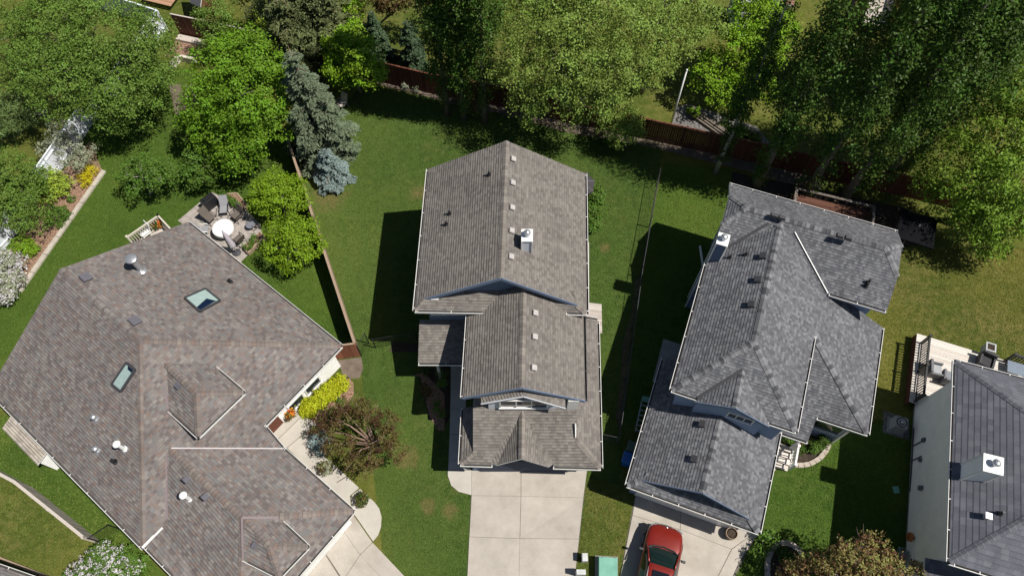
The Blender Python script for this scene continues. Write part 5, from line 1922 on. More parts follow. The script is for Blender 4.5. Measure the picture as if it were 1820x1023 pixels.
tree('willow_tree', 'pale olive tree right of the huge one, beside the white pole', 'tree', P(1135, 165, 0),
     [LB(1145, 50, 7, 62, .8), LB(1190, 65, 6.2, 54, .8), LB(1150, 105, 5.6, 56, .8), LB(1215, 30, 6.5, 52, .8), LB(1255, 50, 5.4, 40, .8), LB(1180, 5, 7, 55, .8), LB(1240, -5, 6.5, 50, .8), LB(1130, 135, 4.4, 34, .8)], M_WIL, .14, tr=(.24, .1), clump=.55, per=44, dens=.85, fill=.12, ragged=.13)
tree('willow_tree', 'low pale olive tree drooping in front of the brown fence at the centre', 'tree', P(1112, 262, 0),
     [LB(1090, 220, 2.2, 26, .9), LB(1120, 215, 2.3, 24, .9), LB(1105, 240, 1.8, 24, .9), LB(1130, 235, 1.7, 15)], M_WIL, .13, tr=(.08, .04), clump=.34, per=28)
tree('broadleaf_tree', 'sunlit fresh green tree right of the white pole', 'tree', P(1290, 165, 0),
     [LB(1345, 60, 4.5, 46, .8), LB(1310, 80, 4.2, 36, .8), LB(1370, 30, 5, 40, .8), LB(1340, 20, 5, 40, .8), LB(1365, 95, 3.8, 36, .8), LB(1330, 125, 3, 34, .8), LB(1300, 145, 2.2, 24, .8), LB(1395, 60, 4, 28, .8), LB(1355, 160, 2.2, 26), LB(1278, 165, 2.2, 24), LB(1250, 140, 2.6, 24), LB(1305, 185, 1.8, 20), LB(1270, 110, 3, 26)], M_T10, .17, tr=(.16, .07), clump=.42, per=30)
tree('broadleaf_tree', 'big sunlit mid-green tree on the right edge above the dry lawn', 'tree', P(1690, 395, 0),
     [LB(1700, 300, 5.2, 62, .85), LB(1755, 270, 6.4, 70, .85), LB(1800, 235, 7.2, 66, .85), LB(1770, 330, 5.2, 66, .85), LB(1815, 310, 6, 60, .85), LB(1700, 355, 3.4, 44, .85), LB(1745, 385, 3.2, 48, .85), LB(1790, 385, 3.8, 50, .85), LB(1830, 400, 3.6, 50, .85), LB(1760, 425, 2.2, 34, .85), LB(1790, 170, 7.5, 60, .85), LB(1840, 180, 8, 66, .85), LB(1660, 320, 4, 36, .85)], M_T13, .16, tr=(.26, .1), clump=.58, per=46, dens=.85, fill=.12, ragged=.13)
tree('broadleaf_tree', 'pale leaved lower tree beside the dark patio canopy on the right', 'tree', P(1730, 425, 0),
     [LB(1725, 400, 2.2, 30), LB(1752, 410, 2, 30), LB(1740, 435, 1.6, 24), LB(1700, 405, 2, 20)], M_WIL, .13, tr=(.08, .04), clump=.36, per=28)
for i, (u, v, h, r) in enumerate(((1625, 185, 15, 2.0), (1700, 190, 15, 2.1), (1560, 170, 13, 1.7))):
    b = P(u, v, 0)
    tree('broadleaf_tree', ['dark tree left of centre in the far top right thicket', 'dark tree at the right end of the far top right thicket', 'dark tree under the wooden stair in the top right thicket'][i], 'tree', b, column_lobes(b, 2, h, r, 9, jit=.6), M_DK, .17, tr=(.2, .06), top=b + Vector((0, 0, h * .9)), clump=.52, per=30, dens=.9, limb=False, group='far trees in the top right thicket')
tree('broadleaf_tree', 'green tree behind the top right thicket at the top edge', 'tree', P(1650, 60, 0),
     [LB(1690, 20, 5, 60), LB(1750, 15, 5, 60), LB(1640, 10, 5, 45), LB(1800, 40, 5, 60), LB(1730, 80, 4, 55), LB(1810, 110, 5, 50)], M_T13, .16, tr=(.2, .08), clump=.5, per=30)
shrub('shrub', 'bright shrub on the gravel behind the brown fence', [LB(1236, 200, .4, 8), LB(1225, 196, .3, 6)], M_T10, .13, clump=.2, per=18)
shrub('shrub', 'dark low shrubs at the right end of the gravel behind the brown fence', [LB(1322, 238, .4, 14), LB(1340, 246, .4, 12), LB(1288, 222, .3, 9)], M_DK, .12, clump=.2, per=18)
shrub('shrub', 'pale flowering tuft at the left end of the soil strip by the brown fence', [LB(719, 153, .25, 6)], M_SILV, .1, clump=.15, per=16, group='tufts along the soil strip')
shrub('shrub', 'pale flowering tuft next along the soil strip by the brown fence', [LB(741, 158, .25, 6)], M_SILV, .1, clump=.15, per=16, group='tufts along the soil strip')
shrub('shrub', 'reddish plants in the soil strip under the middle poplar', [LB(835, 187, .3, 16), LB(815, 180, .25, 10)], M_PINK, .1, clump=.2, per=16)

# ================================================================== objects


def put(o, loc, rz=0.0):
    o.location = loc
    o.rotation_euler = (0, 0, rz)
    return o


# ---- red car in the driveway (built along +y, then set down)
CARRED = plain('red car paint', (.205, .014, .007), .3, .2, .5, coat=.7)
CARGLASS = plain('car glass', (.007, .018, .017), .05, spec=.7)
TYRE = plain('tyre rubber', (.02, .02, .02), .8)
CAR = thing('parked_car', 'shiny red sport utility car with a dark sunroof parked on the right-hand driveway', 'car', (0, 0, 0))


def loft(name, stations, mats, parent, mi=None, sub=2, close=True):
    """stations: list of (y, [(x, z), ...]) for the right half, mirrored"""
    mb = MB()
    rows = []
    for y, pr in stations:
        full = [(-x, z) for x, z in pr[:0:-1]] + [(x, z) for x, z in pr] if pr[0][0] == 0 else [(-x, z) for x, z in pr[::-1]] + [(x, z) for x, z in pr]
        i0 = len(mb.v)
        mb.v += [(x, y, z) for x, z in full]
        rows.append((i0, len(full)))
    for (a, n), (b, _) in zip(rows[:-1], rows[1:]):
        for k in range(n - 1):
            mb.f.append((a + k, a + k + 1, b + k + 1, b + k))
            mb.mi.append(0)
            mb.uv.append(None)
    if close:
        for (a, n), rev in ((rows[0], False), (rows[-1], True)):
            f = tuple(range(a, a + n))
            mb.f.append(f[::-1] if not rev else f)
            mb.mi.append(0)
            mb.uv.append(None)
    o = obj(name, mb, mats, parent, smooth=True)
    if sub:
        m = o.modifiers.new('smooth', 'SUBSURF')
        m.levels = sub
        m.render_levels = sub
    return o


def body_sec(w, s, cr=.05, b=.28):
    return [(0, s + cr), (w * .55, s + cr * .8), (w * .86, s + .005), (w * .95, s - .07), (w, s - .2), (w * .995, .55), (w * .95, b + .06), (w * .8, b)]


bst = [(-2.28, .70, .88, .02), (-2.2, .82, .98, .02), (-1.8, .9, 1.02, .02), (-1.0, .92, 1.02, .02), (0, .92, 1.02, .02), (.8, .92, 1.03, .03), (1.15, .915, 1.03, .05), (1.6, .90, .99, .06), (2.0, .85, .93, .06), (2.2, .74, .84, .05), (2.31, .58, .7, .03)]
loft('body', [(y, body_sec(w_, s, c)) for y, w_, s, c in bst], CARRED, CAR)


def cab_sec(wb, wt, z0, z1):
    return [(0, z1 + .02), (wt * .7, z1 + .01), (wt * .97, z1 - .05), ((wb + wt) / 2 * 1.01, (z0 + z1) / 2), (wb, z0)]


loft('cabin_glass', [(-2.12, cab_sec(.74, .7, .96, 1.0)), (-2.0, cab_sec(.78, .6, .96, 1.25)), (-1.7, cab_sec(.84, .57, .96, 1.57)), (-.6, cab_sec(.86, .59, .97, 1.64)), (.1, cab_sec(.86, .59, .97, 1.61)), (.35, cab_sec(.86, .6, .97, 1.53)), (.8, cab_sec(.85, .68, .97, 1.27)), (1.2, cab_sec(.82, .76, .96, 1.04))], CARGLASS, CAR)


def roof_sec(w_, z):
    return [(0, z + .035), (w_ * .6, z + .03), (w_ * .92, z + .008), (w_, z - .03)]


loft('roof_panel', [(-1.8, roof_sec(.54, 1.565)), (-1.5, roof_sec(.585, 1.62)), (-.6, roof_sec(.605, 1.655)), (.05, roof_sec(.605, 1.63)), (.3, roof_sec(.59, 1.575))], CARRED, CAR, close=False)
mb = MB()
mb.box((0, -.68, 1.69), .76, 1.4, .025)
sr = obj('sunroof', mb, plain('sunroof glass', (.006, .008, .014), .2, spec=.25), CAR, bevel=.01)
mb = MB()
mb.box((0, -.68, 1.704), .76, .03, .012)
obj('sunroof_bar', mb, BLACK, CAR)
for s in (-1, 1):
    mb = MB()
    mb.tube([(s * .79, 1.2, 1.02), (s * .7, .8, 1.28), (s * .61, .33, 1.555)], [.04, .035, .04], 6)
    obj('pillar', mb, CARRED, CAR, smooth=True)
    mb = MB()
    mb.tube([(s * .8, -2.08, 1.02), (s * .65, -1.95, 1.28), (s * .57, -1.7, 1.56)], [.06, .05, .05], 6)
    obj('pillar', mb, CARRED, CAR, smooth=True)
for s in (-1, 1):
    mb = MB()
    mb.tube([(s * .6, .1, 1.63), (s * .6, -.1, 1.69), (s * .58, -1.5, 1.68), (s * .57, -1.65, 1.62)], .018, 6)
    obj('roof_rail', mb, STEEL, CAR, smooth=True)
for s in (-1, 1):
    mb = MB()
    mb.box((s * 1.02, .86, 1.06), .2, .12, .14, 0, taper=.8)
    mb.box((s * .93, .88, 1.03), .1, .06, .05)
    obj('wing_mirror', mb, BLACK, CAR, bevel=.02)
    mb = MB()
    mb.box((s * .62, 2.16, .76), .3, .18, .13, 0, Vector((1, -s * .45, 0)).normalized(), Vector((s * .45, 1, 0)).normalized())
    obj('headlight', mb, plain('headlight lens', (.2, .21, .22), .1), CAR, bevel=.03)
    mb = MB()
    mb.box((s * .8, -2.2, .85), .2, .16, .2)
    obj('tail_light', mb, plain('tail lens', (.35, .01, .01), .1), CAR, bevel=.03)
    mb = MB()
    mb.tube([(s * .28, 1.22, 1.045), (s * .18, 1.12, 1.075), (s * -.3 + .1, 1.0, 1.14)], .012, 5)
    obj('wiper', mb, BLACK, CAR)
    for y in (1.42, -1.42):
        mb = MB()
        X, Z = Vector((0, 1, 0)), Vector((0, 0, 1))
        pts = []
        for r, x in ((.2, .74), (.33, .72), (.36, .76), (.36, .9), (.33, .945), (.22, .935)):
            pts.append((r, x))
        i0 = len(mb.v)
        n = 22
        for r, x in pts:
            for k in range(n):
                t = 2 * math.pi * k / n
                mb.v.append((s * x, y + r * math.cos(t), .36 + r * math.sin(t)))
        for i in range(len(pts) - 1):
            for k in range(n):
                mb.f.append((i0 + i * n + k, i0 + i * n + (k + 1) % n, i0 + (i + 1) * n + (k + 1) % n, i0 + (i + 1) * n + k))
                mb.mi.append(0)
                mb.uv.append(None)
        wl = obj('wheel', mb, TYRE, CAR, smooth=True)
        mb = MB()
        for k in range(5):
            t = 2 * math.pi * k / 5
            mb.beam((s * .93, y, .36), (s * .93, y + .21 * math.cos(t), .36 + .21 * math.sin(t)), .05, .05)
        obj('rim', mb, STEEL, wl)
mb = MB()
mb.box((0, 2.27, .52), .9, .1, .2)
obj('grille', mb, BLACK, CAR, bevel=.02)
mb = MB()
for k in range(12):
    a0, a1 = math.radians(15 + 12.5 * k), math.radians(15 + 12.5 * (k + 1))
    mb.beam((.95 * math.cos(a0), 1.42 + .93 * math.sin(a0), .46), (.95 * math.cos(a1), 1.42 + .93 * math.sin(a1), .46), .07, .22)
obj('bumper_trim', mb, BLACK, CAR)
mb = MB()
mb.tube([(-.78, 1.0, 1.1), (-.5, 1.17, 1.085), (0, 1.23, 1.085), (.5, 1.17, 1.085), (.78, 1.0, 1.1)], .045, 6)
obj('cowl', mb, BLACK, CAR)
mb = MB()
mb.lathe((0, 2.2, .845), [(.05, 0), (.05, .02), (.01, .03)], 10)
obj('badge', mb, STEEL, CAR)
fr_ = P(1186, 930, .75)
hd = Vector((math.sin(math.radians(17)), math.cos(math.radians(17)), 0))
cp = fr_ - hd * 2.42
put(CAR, (cp.x, cp.y, .05), math.radians(-17))

# ---- utility boxes
GREENP = mottled('faded green enamel', (.13, .32, .245), (.19, .42, .33), 2.2, .6)
tb = thing('transformer_box', 'pale green utility transformer box on the grass between the two driveways', 'utility box', P(1081, 1010, 0))
c0, c1 = P(1067, 992, .75), P(1097, 994, .75)
ux = (c1 - c0).normalized()
uy = Vector((-ux.y, ux.x, 0))
cc_ = P(1081, 1007, .75)
mb = MB()
mb.box((cc_.x, cc_.y, .36), .84, .86, .68, 0, ux, uy)
obj('cabinet', mb, GREENP, tb, bevel=.02)
mb = MB()
mb.box((cc_.x, cc_.y, .725), .9, .92, .06, 0, ux, uy, taper=.96)
mb.box(Vector((cc_.x, cc_.y, .765)) + uy * .02, .86, .012, .02, 0, ux, uy)
obj('lid', mb, GREENP, tb, bevel=.012)
for k in (-1, 1):
    mb = MB()
    mb.box(Vector((cc_.x, cc_.y, .76)) + ux * .3 * k + uy * .44, .1, .03, .03, 0, ux, uy)
    obj('hinge', mb, DKGREY, tb)
mb = MB()
mb.box(Vector((cc_.x, cc_.y, .5)) - uy * .44, .06, .03, .12, 0, ux, uy)
obj('latch', mb, DKGREY, tb)
mb = MB()
mb.box((cc_.x, cc_.y, .03), 1.1, 1.15, .06, 0, ux, uy)
obj('pad', mb, FOUND, tb)
PEDM = mottled('chalky grey paint', (.42, .43, .42), (.6, .61, .6), 3, .7)
for (u, v, sx, sy, h, lb) in ((1040, 989, .27, .38, .75, 'square white utility pedestal beside the concrete driveway, behind the slim one'), (1033, 1015.5, .46, .24, .9, 'slim white utility pedestal at the bottom edge beside the concrete driveway')):
    q = P(u, v, h)
    t = thing('utility_pedestal', lb, 'utility box', Vector((q.x, q.y, 0)), group='white utility pedestals')
    mb = MB()
    mb.box((q.x, q.y, h / 2 - .03), sx * .92, sy * .92, h - .06)
    obj('cabinet', mb, PEDM, t, bevel=.015)
    mb = MB()
    mb.box((q.x, q.y, h - .03), sx, sy, .06, 0, taper=.94)
    obj('cap', mb, PEDM, t, bevel=.015)
    mb = MB()
    mb.box((q.x + sx * .25, q.y - sy * .475, h * .6), .05, .02, .08)
    obj('latch', mb, DKGREY, t)
q = P(1592, 870, 0)
mb = MB()
mb.box((q.x, q.y, .03), .3, .34, .06)
tag(obj('valve_box', mb, GREENP, None, bevel=.02), 'small turquoise valve box lid set in the shaded lawn', 'valve box')

# ---- air conditioner
q = P(1603, 750, .75)
ac = thing('air_conditioner', 'square grey air conditioner unit on gravel beside the cream wall', 'air conditioner', Vector((q.x, q.y, 0)), math.radians(0))
mb = MB()
mb.box((q.x, q.y, .39), .62, .62, .7, 0, aD, bD)
obj('housing', mb, plain('warm grey enamel', (.33, .33, .31), .5), ac, bevel=.03)
mb = MB()
mb.lathe((q.x, q.y, .745), [(.26, 0), (.26, .025), (.24, .025), (.24, .006)], 24)
for k in range(4):
    mb.lathe((q.x, q.y, .752), [(.05 + .05 * k, 0), (.05 + .05 * k, .008), (.04 + .05 * k, .008)], 20, 1)
obj('fan_grille', mb, [BLACK, STEEL], ac)
mb = MB()
mb.lathe((q.x, q.y, .77), [(.09, 0), (.08, .03), (.01, .035)], 14)
obj('fan_hub', mb, STEEL, ac)
mb = MB()
mb.box((q.x, q.y, .03), .85, .85, .06, 0, aD, bD)
obj('pad', mb, FOUND, ac)

hr = thing('hose_reel', 'orange garden hose coiled on the lower cream wall', 'hose', LD(.4, 1.6, 0))
mb = MB()
cH = LD(.34, 1.75, .95)
for k in range(6):
    pts = []
    for i in range(21):
        t = 2 * math.pi * i / 20
        pts.append(cH - aD * (.02 + .028 * k) + bD * (.2 * math.cos(t)) + Vector((0, 0, .2 * math.sin(t))))
    mb.tube(pts, .017, 6, cap=False)
obj('coil', mb, plain('orange hose', (.5, .16, .03), .5), hr)
mb = MB()
mb.box(cH + aD * .03, .14, .14, .14, 0, aD, bD)
obj('bracket', mb, BLACK, hr)

# ---- barrel planter, bins, ladder
q = P(1301, 947, .5)
br = thing('barrel_planter', 'wooden half-barrel planter full of soil on the right-hand driveway', 'planter', Vector((q.x, q.y, .05)))
mb = MB()
mb.lathe((q.x, q.y, .05), [(.24, 0), (.28, .2), (.29, .47), (.255, .47), (.25, .4)], 22)
obj('staves', mb, W_TAN, br)
mb = MB()
mb.lathe((q.x, q.y, .05), [(.27, .12), (.279, .12), (.284, .16), (.27, .16)], 22)
mb.lathe((q.x, q.y, .05), [(.28, .36), (.294, .36), (.295, .4), (.28, .4)], 22)
obj('hoop', mb, BLACK, br)
mb = MB()
mb.lathe((q.x, q.y, .05), [(.252, .38), (.2, .40), (.1, .42), (.01, .41)], 18)
obj('soil', mb, SOIL, br)


def bin_(label, u, v, m, ang):
    q = P(u, v, 1.05)
    t = thing('wheelie_bin', label, 'bin', (0, 0, 0), group='bins beside the charcoal garage')
    mb = MB()
    mb.box((0, 0, .52), .44, .5, .92, taper=1.18)
    obj('tub', mb, m, t, bevel=.02)
    mb = MB()
    mb.box((0, .02, 1.01), .58, .66, .07, taper=.88)
    obj('lid', mb, m, t, bevel=.02)
    for s in (-1, 1):
        mb = MB()
        mb.tube([(s * .2, -.27, .1), (s * .26, -.27, .1)], .1, 14)
        obj('wheel', mb, BLACK, t)
    mb = MB()
    mb.tube([(-.2, -.36, .98), (.2, -.36, .98)], .018, 6)
    obj('handle', mb, m, t)
    return put(t, (q.x, q.y, 0), ang)


bin_('blue bin beside the left wall of the charcoal garage', 1119, 813, plain('blue plastic', (.01, .11, .38), .4), math.radians(-20 + 90))
bin_('grey-green bin behind the blue one beside the charcoal garage', 1127, 794, plain('grey green plastic', (.07, .12, .09), .5), math.radians(-20 + 90))
la = thing('ladder', 'aluminium ladder with a green top lying beside the charcoal garage', 'ladder', P(1148, 735, 0))
a_, b_ = P(1149, 706, .45), P(1136, 768, .45)
d_ = (b_ - a_).normalized()
s_ = Vector((-d_.y, d_.x, 0))
for sg in (-1, 1):
    mb = MB()
    mb.beam(a_ + s_ * .21 * sg, b_ + s_ * .21 * sg, .035, .08)
    obj('rail', mb, STEEL, la)
L_ = (b_ - a_).length
for i in range(7):
    c = a_ + d_ * (.2 + (L_ - .3) * i / 6)
    mb = MB()
    mb.beam(c - s_ * .2, c + s_ * .2, .045, .03)
    obj('rung', mb, STEEL, la)
mb = MB()
mb.box(a_ + d_ * .12 + Vector((0, 0, .05)), .46, .3, .03, 0, s_, d_)
obj('top_plate', mb, GREENP, la)

# ---- edgings
mb = MB()
e0, e1_ = P(184, 302, .14), P(33, 517, .14)
n = 7
for i in range(n):
    a, b = e0.lerp(e1_, i / n), e0.lerp(e1_, (i + 1) / n)
    dd = (b - a).normalized() * .012
    mb.beam(a + dd - Vector((0, 0, .07)), b - dd - Vector((0, 0, .07)), .27, .14)
tag(obj('garden_edging', mb, EDGING, None, bevel=.012), 'straight concrete edging between the far left mulch bed and the lawn', 'edging')


def stone_ring(label, pts, z=.16):
    ps_ = [P(u, v, z) for u, v in pts]
    t = thing('stone_edging', label, 'edging', Vector((ps_[0].x, ps_[0].y, 0)))
    # resample at even stone length
    seg = []
    for a, b in zip(ps_[:-1], ps_[1:]):
        k = 8
        seg += [a.lerp(b, i / k) for i in range(k)]
    seg.append(ps_[-1])
    acc, last, cur = 0, seg[0], [seg[0]]
    for a, b in zip(seg[:-1], seg[1:]):
        acc += (b - a).length
        if acc >= .3:
            cur.append(b)
            acc = 0
    for a, b in zip(cur[:-1], cur[1:]):
        mb = MB()
        d = (b - a).normalized() * .012
        mb.beam(a + d - Vector((0, 0, z / 2)), b - d - Vector((0, 0, z / 2 + random.uniform(-.006, .006))), .24, z)
        obj('stone', mb, STONE, t, bevel=.02)
    return t


stone_ring('curved stone edging round the flower bed by the porch of the charcoal house', [(1387, 812), (1394, 820), (1408, 825), (1425, 826.5), (1442, 823), (1456, 815), (1466, 804), (1472, 795), (1474, 787)])
stone_ring('stone ring half hidden by the pink and green tree at the bottom', [(1365, 1028), (1364, 1005), (1367, 986), (1376, 970), (1389, 963), (1404, 964), (1418, 973), (1428, 986)])
sheet('soil_bed', [(1387, 812), (1394, 818), (1425, 824), (1456, 813), (1470, 795), (1470, 765), (1398, 765)], SOIL, .02)
sheet('soil_bed', [(1366, 1030), (1366, 990), (1378, 972), (1392, 966), (1412, 971), (1426, 988), (1430, 1030)], SOIL, .02)
rw = thing('retaining_wall', 'low pale corner of timber retaining wall below the olive tree', 'retaining wall', P(317, 105, 0))
mb = MB()
mb.beam(P(304, 119, .25), P(318, 103, .25), .2, .5)
mb.beam(P(319, 103, .25), P(347, 109, .25), .2, .5)
obj('timbers', mb, W_CREAM, rw)
mb = MB()
mb.beam(P(316, 67, .1), P(362, 77, .1), .5, .2)
tag(obj('timber_step', mb, W_GREY), 'flat grey timber border under the dark fence, top left', 'edging')
mb = MB()
for k in range(2):
    a, b = ((1226, 190), (1290, 235)) if k == 0 else ((1310, 232), (1352, 245))
    for j in range(3):
        off = Vector((0, -.3 * j, 0))
        mb.beam(P(*a, .3 - .1 * j) + off, P(*b, .3 - .1 * j) + off, .28, .25)
tag(obj('terrace_wall', mb, wood('dark sleepers', (.1, .085, .07), (.2, .17, .14))), 'stepped grey timber terrace on the gravel behind the brown fence', 'retaining wall')

# porch railing and steps of the charcoal house
pr = thing('porch_steps', 'white railed porch steps between the charcoal garage and the curved bed', 'steps', P(1388, 800, 0))
mb = MB()
for k in range(4):
    mb.box(LC(9.75, 13.9 - .3 * k, .45 - .11 * k), 1.2, .28, .06, 0, LC(1, 0), LC(0, 1))
obj('tread', mb, W_PALE, pr)
railing(pr, LC(10.33, 13.9), LC(10.33, 12.9), .45, .9, TRIM, .16, 1.0)
railing(pr, LC(9.2, 13.7), LC(9.2, 12.6), .3, .9, TRIM, .16, 1.1)

# ---- white pole
q = P(1192, 222, 0)
po = thing('flag_pole', 'bare white pole standing behind the brown fence', 'pole', q)
mb = MB()
mb.tube([q, q + Vector((0, 0, 4.9))], [.07, .045], 10)
obj('pole', mb, WHITE, po, smooth=True)
mb = MB()
mb.lathe(q + Vector((0, 0, 4.9)), [(.05, 0), (.07, .05), (.05, .1), (.01, .12)], 10)
obj('finial', mb, WHITE, po, smooth=True)


# ---- umbrellas
def canopy(parent, c, r, zt, drop, n, m, ribm=None, rot=0.0, square=False):
    mb = MB()
    top = Vector((c.x, c.y, zt))
    ring = []
    for k in range(n):
        t = rot + 2 * math.pi * k / n
        ring.append(Vector((c.x + r * math.cos(t), c.y + r * math.sin(t), zt - drop)))
    for k in range(n):
        a, b = ring[k], ring[(k + 1) % n]
        mid = (a + b) / 2
        mid = mid.lerp(Vector((c.x, c.y, mid.z)), .04)
        for p0, p1 in ((a, mid), (mid, b)):
            mb.face([top, p0, p1])
            mb.face([p0, p0 - Vector((0, 0, .12)), p1 - Vector((0, 0, .12)), p1])
            mb.face([top - Vector((0, 0, .012)), p1 - Vector((0, 0, .012)), p0 - Vector((0, 0, .012))])
    obj('canopy', mb, m, parent)
    for a in ring:
        rb = MB()
        rb.tube([top + Vector((0, 0, .008)), a + Vector((0, 0, .008))], .014, 5)
        obj('rib', rb, ribm or m, parent)
    pb = MB()
    pb.tube([(c.x, c.y, .05), (c.x, c.y, zt + .1)], .025, 8)
    pb.lathe((c.x, c.y, zt), [(.06, 0), (.04, .06), (.01, .1)], 10)
    obj('pole', pb, STEEL, parent)
    bb = MB()
    bb.lathe((c.x, c.y, 0), [(.3, 0), (.3, .06), (.08, .1)], 18)
    obj('base', bb, DKGREY, parent)


CHAR = plain('charcoal canvas', (.045, .04, .045), .9)
um = thing('patio_umbrella', 'open charcoal patio umbrella peeping out behind the back right corner of the central roof', 'umbrella', P(1030, 345, 0))
canopy(um, P(1029, 323, 2.2), 1.0, 2.35, .35, 8, CHAR, plain('pale rib', (.2, .18, .19), .6), .2)
um2 = thing('patio_umbrella', 'square black patio canopy in the shade right of the charcoal roof', 'umbrella', P(1625, 440, 0))
canopy(um2, P(1631, 404, 2.3), 1.5, 2.5, .3, 4, plain('black canvas', (.007, .007, .009), .95, spec=.1), None, .4)

# ---- platform beside the central house
pf = thing('deck', 'narrow grey plank platform along the right side of the central house', 'deck', P(1060, 570, 0))
boards(P(1043, 537, .3), (P(1068, 540, .3) - P(1043, 537, .3)).normalized(), (P(1069, 598, .3) - P(1068, 540, .3)).normalized(), .85, 1.9, .3, W_GREY, 'deck_boards', pf)
sheet('path', [(1040, 430), (1047, 430), (1047, 536), (1042, 536)], CONCRETE2, .04, thick=.04)

# ---- patio of the bungalow
SLING = plain('grey sling fabric', (.26, .26, .275), .8)
BROWNF = plain('brown sling fabric', (.12, .10, .085), .8)
t = thing('patio_table', 'round patio table under a white cloth on the bungalow patio', 'table', P(397, 416, 0))
q = P(395, 404, .75)
mb = MB()
mb.lathe((q.x, q.y, .72), [(.62, -.22), (.63, -.1), (.62, 0), (.6, .02), (.3, .025), (.01, .025)], 28)
obj('tablecloth', mb, plain('white cloth', (.82, .82, .82), .8), t, smooth=True)
for k in range(4):
    mb = MB()
    a = .7 + k * math.pi / 2
    mb.tube([(q.x + .45 * math.cos(a), q.y + .45 * math.sin(a), .05), (q.x + .4 * math.cos(a), q.y + .4 * math.sin(a), .7)], .02, 6)
    obj('leg', mb, BLACK, t)
ub = P(421, 449, 0.05)
um3 = thing('patio_umbrella', 'closed lilac-white parasol standing beside the white round table', 'umbrella', ub)
mb = MB()
prof = [(.1, .75), (.19, .8), (.2, .95), (.18, 1.2), (.16, 1.5), (.14, 1.8), (.1, 2.1), (.05, 2.35), (.015, 2.5)]
n = 16
i0 = len(mb.v)
for r, z in prof:
    for k in range(n):
        t_ = 2 * math.pi * k / n
        rr = r * (1 + .16 * math.cos(8 * t_) + .05 * math.sin(z * 9))
        mb.v.append((ub.x + rr * math.cos(t_), ub.y + rr * math.sin(t_), z))
for i in range(len(prof) - 1):
    for k in range(n):
        mb.f.append((i0 + i * n + k, i0 + i * n + (k + 1) % n, i0 + (i + 1) * n + (k + 1) % n, i0 + (i + 1) * n + k))
        mb.mi.append(0)
        mb.uv.append(None)
obj('folded_canopy', mb, plain('lilac canvas', (.52, .47, .53), .9), um3, smooth=True)
mb = MB()
mb.tube([(ub.x, ub.y, .05), (ub.x, ub.y, 2.58)], .025, 8)
obj('pole', mb, STEEL, um3)
mb = MB()
mb.lathe((ub.x, ub.y, .05), [(.26, 0), (.26, .05), (.08, .1)], 18)
obj('base', mb, DKGREY, um3)


def chair(label, u, v, ang, fab, frm, rec=.35, name='patio_chair', group='patio chairs round the white table', z0=.05, L=.5, w_=.52):
    """sling chair: seat, reclined back, arms, four legs; faces +y before turning"""
    t = thing(name, label, 'chair', (0, 0, 0), group=group)
    mb = MB()
    mb.box((0, 0, .42), w_, L, .04)
    obj('seat', mb, fab, t, bevel=.012)
    mb = MB()
    Y = Vector((0, -math.sin(rec), math.cos(rec)))
    mb.box(Vector((0, -L / 2, .43)) + Y * .33, w_, .62, .035, 0, Vector((1, 0, 0)), Y, Vector((0, math.cos(rec), math.sin(rec))))
    obj('backrest', mb, fab, t, bevel=.012)
    for sx in (-1, 1):
        mb = MB()
        mb.tube([(sx * w_ * .54, L * .55, .42), (sx * w_ * .56, L * .45, .62), (sx * w_ * .56, -L * .55, .64)], .022, 7)
        obj('armrest', mb, frm, t, smooth=True)
        for sy in (-1, 1):
            mb = MB()
            mb.tube([(sx * w_ * .5, sy * L * .42, .42), (sx * w_ * .54, sy * L * .52, 0)], .018, 6)
            obj('leg', mb, frm, t)
    q = P(u, v, z0 + .45)
    return put(t, (q.x, q.y, z0), ang)


def face_to(u, v, u2, v2):
    a, b = P(u, v, .4), P(u2, v2, .4)
    d = b - a
    return math.atan2(-d.x, d.y)


chair('pale grey reclined patio chair above the white table', 398, 371, face_to(398, 371, 396, 403), SLING, BLACK, .75, L=.55)
chair('brown sling patio chair upper left of the white table', 372, 386, face_to(372, 386, 396, 403), BROWNF, BLACK, .4)
chair('dark patio chair right of the white table, towards the round stool', 420, 382, face_to(420, 382, 396, 403), BROWNF, BLACK, .35)
chair('dark patio chair lower right of the white table under the parasol', 424, 424, face_to(424, 424, 398, 404), BROWNF, BLACK, .3)
chair('pale patio chair half hidden by the roof edge, left of the white table', 362, 408, face_to(362, 408, 396, 403), SLING, WHITE, .35)
bq = thing('barbecue', 'black covered barbecue bench at the top corner of the bungalow patio', 'barbecue', P(372, 360, 0))
a_, b_ = P(361, 366, .5), P(383, 349, .5)
d_ = (b_ - a_).normalized()
s_ = Vector((-d_.y, d_.x, 0))
c_ = (a_ + b_) / 2
mb = MB()
mb.box((c_.x, c_.y, .45), (b_ - a_).length, .55, .7, 0, d_, s_, taper=.92)
obj('cover', mb, BLACK, bq, bevel=.05)
mb = MB()
mb.box(Vector((c_.x, c_.y, .84)) + s_ * .03, (b_ - a_).length * .7, .3, .1, 0, d_, s_, taper=.8)
obj('lid', mb, BLACK, bq, bevel=.03)
for sg in (-1, 1):
    mb = MB()
    mb.box(Vector((c_.x, c_.y, .08)) + d_ * sg * .4, .06, .4, .1, 0, d_, s_)
    obj('leg', mb, BLACK, bq)
q = P(444.5, 399, .42)
st = thing('side_table', 'small round grey table in the shade of the upper globe tree', 'table', Vector((q.x, q.y, 0)))
mb = MB()
mb.lathe((q.x, q.y, .4), [(.24, -.03), (.27, 0), (.27, .03), (.22, .045), (.01, .045)], 22)
obj('top', mb, plain('blue grey top', (.17, .18, .21), .5), st)
for k in range(3):
    mb = MB()
    a = 2.1 * k
    mb.tube([(q.x + .2 * math.cos(a), q.y + .2 * math.sin(a), .05), (q.x + .15 * math.cos(a), q.y + .15 * math.sin(a), .4)], .018, 6)
    obj('leg', mb, BLACK, st)


